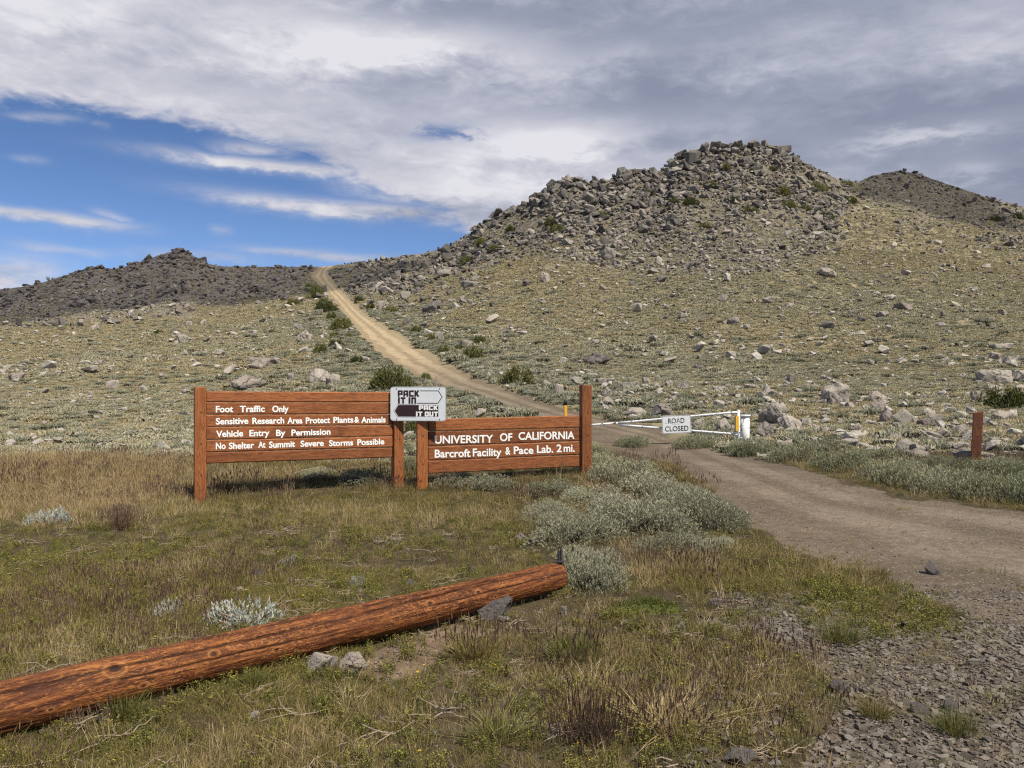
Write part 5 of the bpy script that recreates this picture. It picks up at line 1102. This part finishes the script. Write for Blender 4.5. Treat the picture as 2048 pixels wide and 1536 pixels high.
# ------------------------------------------------------------------ wooden signs
class Frame:
    """a vertical board plane through two ground points; local x along it, local -y towards the viewer"""
    def __init__(s, p0, p1):
        s.p0 = Vector((*p0, 0)); s.d = Vector((p1[0] - p0[0], p1[1] - p0[1], 0)); s.len = s.d.length; s.d.normalize(); s.rz = math.atan2(s.d.y, s.d.x)
    def at(s, px):      # distance along the plane of a photo column
        k = (px - 1024) / F; return (k * s.p0.y - s.p0.x) / (s.d.x - k * s.d.y)
    def y(s, px): return s.p0.y + s.d.y * s.at(px)
    def z(s, px, py): return (768 - py) / F * s.y(px)
def gpos(px, d): return ((px - 1024) / F * d, d)
def wood_sign(name, label, cat, A, B, pw, posts, x_in, rows_l, rows_r, lines, bold, cap, seed):
    """posts: (centre px, top py); rows_l / rows_r: photo rows of the board edges at the two photo columns x_in"""
    fr = Frame(A, B); g0 = float(ground_z(A[0], A[1])); root = empty(name, (A[0], A[1], g0), fr.rz); tag(root, label, cat)
    rr = random.Random(seed)
    for (px, py), (x0, hw) in zip(posts, ((0.0, pw[0]), (fr.len, pw[1]))):
        P = fr.p0 + fr.d * x0; gz = float(ground_z(P.x, P.y)); top = (768 - py) / F * P.y; mb = MB()
        mb.box(-hw, hw, -hw, hw, gz - .3 - g0, top - g0, 0, rr.uniform(-.01, .01), .008)
        o = mb.build('post', M['post'], root); o.location = (x0, 0, 0)
    for o_, zs in zip([c for c in root.children], ((.35, .75, 1.15), (.40, .72, 1.05))):
        for zz in zs:
            mb = MB(); hy = -(pw[0]) ; mb.tube([(.01, hy - .001, zz), (.01, hy - .007, zz)], .009, 8); mb.build('bolt', M['steel'], o_)
    xa, xb = fr.at(x_in[0]), fr.at(x_in[1]); th = .04; boards = []
    for i in range(len(rows_l) - 1):
        za0, za1 = fr.z(x_in[0], rows_l[i]) - g0, fr.z(x_in[0], rows_l[i + 1]) - g0; zb0, zb1 = fr.z(x_in[1], rows_r[i]) - g0, fr.z(x_in[1], rows_r[i + 1]) - g0
        mb = MB(); bm = bmesh.new(); gap = .0022; bmesh.ops.create_cube(bm, size=1); yo = rr.uniform(-.003, .003)
        cx, cz = (xa + xb) / 2, (za0 + za1 + zb0 + zb1) / 4
        for v in bm.verts:
            l = v.co.x < 0; t = v.co.z > 0
            v.co = Vector(((xa if l else xb) - cx, v.co.y * th + yo, ((za0 if l else zb0) - gap if t else (za1 if l else zb1) + gap) - cz))
        bmesh.ops.bevel(bm, geom=bm.edges[:], offset=.0125, segments=1, affect='EDGES'); mb.bm(bm)
        o = mb.build('board', M['board'], root); o.location = (cx, 0, cz); boards.append((o, cx, cz, yo))
    for bi, words in lines.items():
        o, cx, cz, yo = boards[bi]; mb = MB()
        ws = [(w, fr.at(a) - cx, fr.at(b) - cx, (fr.z((a + b) / 2, zl) - g0) - cz) for w, a, b, zl in words]
        put_words(mb, ws, -th / 2 + yo - .0015, bold, cap, .002, seed + bi); mb.build('lettering', M['letter'], o)
    return fr, root, g0
def zc(x, sc_, ox): return x / sc_ + ox
c1 = lambda x: x / 3.657 + 360
c1y = lambda y: y / 3.657 + 740
c2 = lambda x: x / 4.452 + 760
c2y = lambda y: y / 4.452 + 740
L1 = {1: [('Foot', c1(260), c1(387), c1y(307)), ('Traffic', c1(435), c1(618), c1y(305)), ('Only', c1(672), c1(792), c1y(305))],
      2: [('Sensitive', c1(260), c1(498), c1y(395)), ('Research', c1(527), c1(760), c1y(392)), ('Area', c1(783), c1(893), c1y(391)), ('Protect', c1(917), c1(1095), c1y(389)), ('Plants', c1(1118), c1(1265), c1y(385)), ('&', c1(1272), c1(1308), c1y(384)), ('Animals', c1(1322), c1(1500), c1y(383))],
      3: [('Vehicle', c1(262), c1(460), c1y(487)), ('Entry', c1(505), c1(652), c1y(482)), ('By', c1(700), c1(768), c1y(480)), ('Permission', c1(812), c1(1097), c1y(474))],
      4: [('No', c1(260), c1(332), c1y(576)), ('Shelter', c1(355), c1(540), c1y(572)), ('At', c1(570), c1(622), c1y(567)), ('Summit', c1(648), c1(838), c1y(563)), ('Severe', c1(878), c1(1048), c1y(557)), ('Storms', c1(1086), c1(1262), c1y(552)), ('Possible', c1(1293), c1(1490), c1y(544))]}
rl = [c1y(v) for v in (155, 235, 327, 417, 512, 601, 686)]; rrw = [c1y(v) for v in (160, 236, 322, 402, 484, 566, 640)]
frL, signL, gL = wood_sign('wooden_sign', 'long stained wooden sign with four lines of white rules, left of the pair', 'sign', gpos(400, 9.8), gpos(795, 11.0), (.070, .071), [(400, 774), (795, 790)], (411.5, 785.5), rl, rrw, L1, .028, .084, 3)
L2 = {1: [('UNIVERSITY', c2(485), c2(1005), c2y(649)), ('OF', c2(1065), c2(1175), c2y(630)), ('CALIFORNIA', c2(1230), c2(1728), c2y(616))],
      2: [('Barcroft', c2(485), c2(803), c2y(774)), ('Facility', c2(823), c2(1078), c2y(764)), ('&', c2(1113), c2(1157), c2y(752)), ('Pace', c2(1187), c2(1362), c2y(745)), ('Lab.', c2(1393), c2(1538), c2y(735)), ('2', c2(1567), c2(1613), c2y(729)), ('mi.', c2(1630), c2(1728), c2y(725))]}
rl = [c2y(v) for v in (436, 546, 681, 806, 924)]; rrw = [c2y(v) for v in (402, 512, 632, 752, 860)]
frR, signR, gR = wood_sign('wooden_sign', 'shorter stained wooden sign with two lines of white lettering and a tall right post', 'sign', gpos(844, 10.95), gpos(1171, 11.5), (.075, .075), [(844, 812), (1171, 770)], (855.5, 1160), rl, rrw, L2, .022, .114, 9)

# ------------------------------------------------------------------ the white pack-it-in, pack-it-out sign across both posts
def rounded(w, h, r, n=7):
    pts = []
    for cx, cz, a0 in ((w - r, r, -90), (w - r, h - r, 0), (r, h - r, 90), (r, r, 180)):
        for k in range(n): a = R(a0 + 90 * k / (n - 1)); pts.append((cx + r * math.cos(a), cz + r * math.sin(a)))
    return pts
def plate(mb, pts, y0, y1, mi=0):
    n = len(pts); mb.add([(p[0], y0, p[1]) for p in pts] + [(p[0], y1, p[1]) for p in pts], [tuple(range(n)), tuple(range(n, 2 * n))[::-1]] + [(i, i + n, (i + 1) % n + n, (i + 1) % n) for i in range(n)], mi)
def pack_sign():
    A, B = gpos(780.5, 10.885), gpos(892, 10.80); fr = Frame(A, B); W_ = fr.len; zt = (768 - 773.5) / F * 10.85; zb = (768 - 842) / F * 10.85; H = zt - zb
    # keep its back just in front of both posts
    root = empty('metal_sign', (A[0], A[1], zb), fr.rz); tag(root, 'white metal sign with dark arrows reading pack it in, pack it out', 'sign')
    mb = MB(); plate(mb, rounded(W_, H, .045), 0, .004); mb.build('panel', M['signwhite'], root)
    X = lambda v: (v - 92) / 500 * W_
    Z = lambda v: (452 - v) / 304 * H
    pr = MB(); wh = MB()
    rings = MB(); o = rounded(W_ - .008, H - .008, .042); i_ = rounded(W_ - .014, H - .014, .039); n = len(o)
    rings.add([(p[0] + .004, -.0012, p[1] + .004) for p in o] + [(p[0] + .007, -.0012, p[1] + .007) for p in i_], [(i, (i + 1) % n, (i + 1) % n + n, i + n) for i in range(n)])
    rings.build('border', M['alu'], root)
    def poly(mbx, pts, y): mbx.add([(X(a), y, Z(b)) for a, b in pts], [tuple(range(len(pts)))[::-1]])
    def quad(mbx, x0, z0, x1, z1, y): poly(mbx, [(x0, z0), (x1, z0), (x1, z1), (x0, z1)], y)
    GL = {'P': [(0, 0, 1, .26), (0, 0, .36, 1), (.64, 0, 1, .66), (.3, .46, 1, .70)], 'A': [(.0, .12, .36, 1), (.1, 0, .95, .25), (.64, .05, 1, 1), (.3, .50, .7, .72)], 'C': [(0, .05, .36, .95), (.1, 0, 1, .27), (.1, .73, 1, 1)],
          'K': [(0, 0, .36, 1), [(.30, .36), (.58, 0), (1, 0), (.62, .50), (1, 1), (.60, 1), (.30, .62)]], 'I': [(0.1, 0, .9, 1)], 'T': [(0, 0, 1, .27), (.32, 0, .68, 1)], 'N': [(0, 0, .36, 1), (.2, 0, .92, .27), (.64, .1, 1, 1)], 'O': [(0, .05, .36, .95), (.64, .05, 1, .95), (.1, 0, .9, .26), (.1, .74, .9, 1)], 'U': [(0, 0, .36, .95), (.64, 0, 1, .95), (.1, .74, .9, 1)]}
    lev = [0]
    def word(mbx, w, x0, x1, z0, z1):
        wd = {'I': .5, ' ': .35}; tot = sum(wd.get(c, 1) + .12 for c in w) - .12; u = (x1 - x0) / tot; x = x0
        for c in w:
            cw = wd.get(c, 1) * u
            if c in GL:
                for it in GL[c]:
                    lev[0] += 1
                    if isinstance(it, list): poly(mbx, [(x + a * cw, z0 + b * (z1 - z0)) for a, b in it], -.0016 - .00002 * (lev[0] % 12)); continue
                    a, b, cc, d = it; quad(mbx, x + a * cw, z0 + b * (z1 - z0), x + cc * cw, z0 + d * (z1 - z0), -.0016 - .00002 * (lev[0] % 12))
            x += cw + .12 * u
    word(pr, 'PACK', 160, 355, 180, 236); word(pr, 'IT IN', 160, 325, 241, 298)
    def stroke(mbx, pts, w, y):
        for k, ((a, b), (c, d)) in enumerate(zip(pts, pts[1:])):
            l = math.hypot(c - a, d - b); nx, nz = -(d - b) / l * w / 2, (c - a) / l * w / 2; ex, ez = (c - a) / l * w * .4, (d - b) / l * w * .4
            poly(mbx, [(a + nx - ex, b + nz - ez), (c + nx + ex, d + nz + ez), (c - nx + ex, d - nz + ez), (a - nx - ex, b - nz - ez)], y - .00003 * k)
    stroke(pr, [(365, 184), (524, 184), (558, 238), (520, 294), (332, 294)], 6, -.0014)
    poly(pr, [(524, 310), (524, 412), (165, 412), (133, 362), (165, 310)], -.0013)
    stroke(pr, [(320, 304), (160, 304), (124, 362), (158, 417), (320, 417)], 2.5, -.0012)
    pr.build('dark_print', M['signbrown'], root)
    word(wh, 'PACK', 350, 521, 313, 354); word(wh, 'IT OUT', 322, 521, 368, 411); wh.build('white_print', M['letter'], root)
    bo = MB()
    for x, z in ((150, 165), (535, 165), (150, 436), (535, 436)):
        bo.tube([(X(x), -.001, Z(z)), (X(x), -.006, Z(z))], .007, 8)
    bo.build('bolt', M['steel'], root)
pack_sign()

# ------------------------------------------------------------------ gate
def build_gate():
    dR, dL = 19.7, 20.7; xR, yR = gpos(1490, dR); gz = float(ground_z(xR, yR)); root = empty('road_gate', (xR, yR, gz)); tag(root, 'white chipped pipe gate closing the dirt road, yellow reflector on its hinge post', 'gate')
    def loc(px, py, d): x, y = gpos(px, d); return Vector((x - xR, y - yR, (768 - py) / F * d - gz))
    mb = MB(); top = loc(1490, 833, dR).z; mb.tube([(0, 0, -.3), (0, 0, top)], .115, 28); mb.build('hinge_post', M['chipped'], root, True)
    mb = MB(); mb.tube([(0, 0, top), (0, 0, top + .012), (0, 0, top + .045)], [.128, .145, .140], 28); mb.build('post_cap', M['chipped'], root, True)
    def dd(px): return dR - .12 + (dL - dR) * (1478 - px) / (1478 - 1131)
    a, b, c, e = loc(1477, 824, dd(1477)), loc(1477, 869, dd(1477)), loc(1236, 846, dd(1236)), loc(1140, 853, dd(1140))
    for p, q in ((a, c), (b, c + Vector((.05, 0, -.05)))):
        mb = MB(); n = 10; mb.tube([p.lerp(q, k / n) for k in range(n + 1)], .030, 14); mb.build('gate_bar', M['chipped'], root, True)
    mb = MB(); mb.tube([c, c.lerp(e, .5), e], .027, 14); mb.build('latch_arm', M['chipped'], root, True)
    mb = MB(); mb.tube([a + Vector((0, 0, .04)), b, b - Vector((0, 0, .45))], .040, 14); mb.build('hinge_tube', M['chipped'], root, True)
    for h in (.22, .46):
        mb = MB(); mb.tube([Vector((-.15, 0, h)), Vector((-.02, 0, h))], .03, 10); mb.build('hinge', M['chipped'], root, True)
    mb = MB(); p = loc(1473, 861, dd(1475)) + Vector((0, -.06, 0)); mb.box(p.x - .042, p.x + .042, p.y - .008, p.y + .006, p.z, p.z + .37, 0, 0, .003); mb.build('reflector', M['yellow'], root)
    mb = MB(); mb.box(p.x - .062, p.x - .043, p.y - .01, p.y + .008, p.z - .03, p.z + .37, 0, 0, .002); mb.build('reflector_edge', M['black'], root)
    # the road sign bolted to the bars
    d = dd(1354) - .06; A, B = gpos(1325, dd(1325) - .07), gpos(1383.5, dd(1383) - .07); fr = Frame(A, B); sg = empty('road_sign', (A[0], A[1], 0), fr.rz); tag(sg, 'white road closed sign with worn black letters hanging on the gate', 'sign')
    zt, zb = (768 - 832) / F * d, (768 - 868.5) / F * d; sg.location.z = zb; H = zt - zb; Wd = fr.len; tilt = R(-3.2)
    def build(mbx, nm, m): o = mbx.build(nm, m, sg); o.rotation_euler = (0, tilt, 0); return o
    mb = MB(); plate(mb, rounded(Wd, H, .045), 0, .004); build(mb, 'panel', M['letter'])
    o, i_ = rounded(Wd - .016, H - .016, .04), rounded(Wd - .034, H - .034, .034); n = len(o); mb = MB()
    mb.add([(q[0] + .008, -.0012, q[1] + .008) for q in o] + [(q[0] + .017, -.0012, q[1] + .017) for q in i_], [(i, (i + 1) % n, (i + 1) % n + n, i + n) for i in range(n)]); build(mb, 'border', M['signblack'])
    mb = MB(); put_words(mb, [('ROAD', Wd * .225, Wd * .78, H * .57), ('CLOSED', Wd * .10, Wd * .90, H * .14)], -.0014, .004, H * .27); build(mb, 'lettering', M['signblack'])
    mb = MB()
    for k, (u0, v0, u1, v1) in enumerate(((.12, .59, .20, .68), (.36, .53, .63, .60), (.54, .60, .63, .74))): plate(mb, [(Wd * u0, H * v0), (Wd * u1, H * v0 - .004), (Wd * u1 + .003, H * v1), (Wd * u0 + .004, H * v1)], -.0040 - .0002 * k, -.0034)
    build(mb, 'white_patch', M['letter'])
    # latch post on the far side
    x, y = gpos(1131, 21.2); g2 = float(ground_z(x, y)); pr = empty('marker_post', (x, y, g2)); tag(pr, 'thin post with yellow reflector and black top behind the right sign', 'marker post')
    zt = (768 - 800) / F * 21.2 - g2; mb = MB(); mb.tube([(0, 0, -.2), (0, 0, zt - .13)], .045, 14); mb.build('post', M['steel'], pr, True)
    mb = MB(); mb.tube([(0, 0, zt - .13), (0, 0, zt - .02), (0, 0, zt)], [.05, .052, .03], 14); mb.build('cap', M['black'], pr, True)
    mb = MB(); mb.box(-.035, .042, -.060, -.050, zt - .56, zt - .15, 0, 0, .003); mb.build('reflector', M['yellow'], pr)
build_gate()

# ------------------------------------------------------------------ stakes
def stakes():
    x, y = gpos(1951, 14.0); g = float(ground_z(x, y)); h = (768 - 824) / F * 14 - g; mb = MB(); mb.box(-.078, .078, -.05, .05, -.3, h, 0, .035, .006)
    o = mb.build('wooden_stake', M['oldpost']); o.location = (x, y, g); o.rotation_euler = (0, R(2.8), R(-24)); tag(o, 'weathered brown square stake standing alone at the right roadside', 'post')
    for k, hh in enumerate((.30, .52, .70)):
        mb = MB(); mb.tube([(-.02 + .03 * k, -.049, hh * h), (-.02 + .03 * k, -.058, hh * h)], .006, 8); b = mb.build('nail', M['steel'], o)
    x, y, z = unproject(873, 795); h = (768 - 752) / F * y - z; mb = MB(); mb.box(-.030, .030, -.012, .012, -.2, h, 0, .004, .003); o = mb.build('marker_stake', M['pink']); o.location = (x, y, z); tag(o, 'thin faded pink stake beside the road above the white sign', 'marker stake')
stakes()

# ------------------------------------------------------------------ log
def m_log():
    m, t, b = mat('stained_peeled_log'); tc = t.new('ShaderNodeTexCoord').outputs['Object']; at = t.new('ShaderNodeAttribute'); at.attribute_name = 'wood'; kd, cr, th = t.sep(at.outputs['Color'])[:3]
    p = t.mapping(tc, (1.3, 10, 10)); g = t.noise(p, 2.2, 6, .62, .8); g2 = t.noise(t.mapping(tc, (2.2, 26, 26)), 2.5, 5, .65, .6)
    c = t.ramp(t.m('ADD', t.m('MULTIPLY', g, .6), t.m('MULTIPLY', g2, .45)), [(.36, (.028, .009, .005)), (.47, (.082, .025, .009)), (.56, (.165, .054, .016)), (.70, (.29, .110, .032))])
    # pale squiggles left by bark beetles
    q = t.mapping(tc, (6, 14, 14)); ww = t.noise(q, 1.0, 3, .5, 1.6); sq = t.m('ABSOLUTE', t.m('SUBTRACT', t.m('FRACT', t.m('MULTIPLY', ww, 10.0)), .5))
    sel = t.mr(t.noise(t.vm('ADD', tc, (3, 1, 2)), 3.2, 4, .6), .42, .55)
    c = t.mix(t.m('MULTIPLY', t.m('MULTIPLY', t.mr(sq, .17, .05), sel), .55), c, (.44, .185, .055, 1))
    fz = t.noise(t.mapping(tc, (16, 60, 60)), 1.3, 4, .65, .8); c = t.mix(t.m('MULTIPLY', t.mr(fz, .55, .62), .45), c, (.42, .17, .048, 1)); c = t.mix(t.m('MULTIPLY', t.mr(fz, .44, .36), .7), c, (.035, .011, .006, 1))
    fl = t.mr(t.noise(t.mapping(tc, (5, 22, 22)), 1.5, 4, .6, 1.0), .56, .62); c = t.mix(t.m('MULTIPLY', fl, .55), c, (.050, .015, .008, 1))
    ring = t.m('SINE', t.m('ADD', t.m('MULTIPLY', kd, 330.0), t.m('MULTIPLY', g2, 9.0))); kn = t.mr(t.m('ADD', kd, t.m('MULTIPLY', t.m('SUBTRACT', g, .5), .05)), .020, .048, 1, 0); kc = t.mix(t.mr(ring, -.4, .8), (.24, .085, .025, 1), (.58, .28, .10, 1)); c = t.mix(t.m('MULTIPLY', kn, .42), c, kc)
    c = t.mix(t.mr(kd, .012, .019, 1, 0), c, (.045, .016, .008, 1))
    c = t.mix(t.m('MULTIPLY', cr, .95), c, (.012, .006, .004, 1))
    t.put(b.inputs['Base Color'], c); b.inputs['Roughness'].default_value = .6; b.inputs['Specular IOR Level'].default_value = .22
    t.put(b.inputs['Normal'], t.bump(t.m('ADD', t.m('ADD', g2, t.m('MULTIPLY', fz, .6)), t.m('MULTIPLY', g, .6)), .8, .010)); return m
def build_log():
    A = Vector((-3.20, 2.42, 0)); Bp = Vector((.335, 5.50, 0)); A.z = -1.5 + .102; Bp.z = -1.5 + .128
    d = (Bp - A); L = d.length; d.normalize(); side = d.cross(Vector((0, 0, 1))).normalized(); up = side.cross(d)
    ns, nk = 420, 150; s = np.linspace(0, L, ns); th = np.arange(nk) * 2 * np.pi / nk; SS, TT = np.meshgrid(s, th, indexing='ij')
    def onlog(px, py):      # knot positions given where they show: find s, theta on the near side
        best = None
        for q in np.linspace(0, L, 500):
            for a in np.linspace(-.4, 2.4, 60):
                P = A + d * q + (side * math.cos(a) + up * math.sin(a)) * .118; X, Y = 1024 + F * P.x / P.y, 768 - F * P.z / P.y; e = (X - px) ** 2 + (Y - py) ** 2
                if best is None or e < best[0]: best = (e, q, a)
        return best[1:]
    knots = [onlog(*k) + (r,) for k, r in (((232, 1335), 1.25), ((428, 1308), .9), ((890, 1172), .9), ((862, 1206), .85), ((960, 1182), .6), ((555, 1300), .5), ((100, 1420), .5), ((290, 1372), .45))]
    kd = np.full(SS.shape, 9.0); rad = np.full(SS.shape, .114) - .018 * (SS / L) ** 2
    rad += .005 * fbm(SS * 1.6, np.cos(TT) * 1.2 + 4, 3) + .004 * fbm(SS * 2.2 + 8, np.sin(TT) * 1.4, 3) + .0022 * fbm(SS * 4, TT * 11, 3) - .005 * np.clip(fbm(SS * 7 + 3, np.cos(TT) * 9 + np.sin(TT) * 5, 3) - .15, 0, 1)
    for q, a, r in knots:
        dt = np.abs((TT - a + np.pi) % (2 * np.pi) - np.pi) * .118; dist = np.sqrt(((SS - q) / 1.35) ** 2 + dt ** 2) / r; kd = np.minimum(kd, dist * (1 + .25 * np.sin(q * 9))); rad += .006 * r * np.exp(-(dist / .035) ** 2) - .004 * np.exp(-(dist / .012) ** 2)
    crack = np.zeros(SS.shape)
    for s0, s1, a0, a1, wd, dp in ((2.1, 4.4, 1.55, 1.15, .012, .030), (.9, 3.2, 1.0, .72, .007, .016), (3.0, 4.53, .85, 1.05, .010, .024), (.2, 1.5, 1.25, 1.4, .007, .014), (1.6, 2.9, .35, .22, .006, .012), (2.6, 3.6, 1.9, 1.75, .008, .014), (3.4, 4.4, .3, .42, .006, .012)):
        f = np.clip((SS - s0) / (s1 - s0), 0, 1); a = a0 + (a1 - a0) * f + .05 * fbm(SS * 5 + s0 * 7, SS * 0 + 2, 3); dt = np.abs((TT - a + np.pi) % (2 * np.pi) - np.pi) * .118; on = np.sin(np.pi * f) ** .4 * (SS > s0) * (SS < s1)
        k = np.exp(-(dt / (wd * .75)) ** 2) * on; rad -= dp * k; crack = np.maximum(crack, k)
    end = sstep(L, L - .05, SS); rad *= .93 + .07 * end
    P = np.array(A)[None, None] + SS[..., None] * np.array(d) + rad[..., None] * (np.cos(TT)[..., None] * np.array(side) + np.sin(TT)[..., None] * np.array(up))
    i = np.arange(ns - 1)[:, None] * nk + np.arange(nk)[None, :]; i2 = np.arange(ns - 1)[:, None] * nk + (np.arange(nk)[None, :] + 1) % nk
    Q = np.stack([i, i2, i2 + nk, i + nk], -1).reshape(-1, 4)
    V = P.reshape(-1, 3); loops = np.concatenate([Q.ravel(), np.arange(nk)[::-1], np.arange(nk) + (ns - 1) * nk]); tot = np.concatenate([np.full(len(Q), 4), [nk, nk]]); st = np.concatenate([[0], np.cumsum(tot)[:-1]])
    # local frame: x along the log, so that the grain follows it
    Mx = Matrix(((d.x, side.x, up.x, A.x), (d.y, side.y, up.y, A.y), (d.z, side.z, up.z, A.z), (0, 0, 0, 1))); Mi = np.array(Mx.inverted()); Vl = V @ Mi[:3, :3].T + Mi[:3, 3]
    me = np_mesh('log', Vl, loops, st, tot, smooth=True); a = me.attributes.new('wood', 'FLOAT_COLOR', 'POINT'); dat = np.ones((len(V), 4), np.float32); dat[:, 0] = np.minimum(kd.ravel(), 1); dat[:, 1] = crack.ravel(); dat[:, 2] = 0; a.data.foreach_set('color', dat.ravel())
    o = link('log', me, None, m_log()); o.matrix_world = Mx; tag(o, 'long peeled reddish-brown log with knots lying across the grass verge', 'log')
    # iron pin at the far end
    x, y = gpos(1120, 5.52); mb = MB(); z0 = -1.5 + .24; mb.tube([(0, 0, -.1), (0, 0, .085)], .010, 10); mb.tube([(.018, .004, -.1), (.018, .004, .105)], .008, 10); mb.box(-.03, .04, -.02, .02, .0, .012, 0, 0, .002)
    p = mb.build('iron_pin', M['steel']); p.location = (x - .01, y - .03, z0 - .012); tag(p, 'short dark iron pin standing at the tip of the log', 'pin')
build_log()

# ------------------------------------------------------------------ two clouds overhead, out of the picture: their shade lies on the left knoll and on the lower right hill
def cloud(target, rx, ry, dist, seed, label):
    c = Vector(target) + sun_dir * dist; bm = bmesh.new(); bmesh.ops.create_icosphere(bm, subdivisions=5, radius=1)
    for v in bm.verts:
        p = v.co.copy(); f = 1 + .32 * float(fbm(np.array([p.x * 2.2 + seed]), np.array([p.y * 2.2 + p.z]), 4)[0]); v.co = Vector((p.x * rx * f, p.y * ry * f, max(p.z, -.3) * 9 * f))
    me = bpy.data.meshes.new('cloud'); bm.to_mesh(me); bm.free(); me.polygons.foreach_set('use_smooth', [True] * len(me.polygons)); o = link('cloud', me, None, M['cloud']); o.location = c; tag(o, label, 'cloud', None, 'structure')
def m_cloud():
    m, t, b = mat('cloud_white'); b.inputs['Base Color'].default_value = (.85, .85, .86, 1); tr = t.new('ShaderNodeBsdfTransparent'); mx = t.new('ShaderNodeMixShader'); mx.inputs[0].default_value = .67
    t.l.new(b.outputs[0], mx.inputs[1]); t.l.new(tr.outputs[0], mx.inputs[2]); t.l.new(mx.outputs[0], t.n['Material Output'].inputs[0]); return m
M['cloud'] = m_cloud()
cloud((-98, 146, 18), 70, 52, 420, 3, 'cloud overhead shading the rocky knoll at left')
cloud((97, 172, 48), 21, 30, 420, 8, 'cloud overhead shading the lower hill at far right')
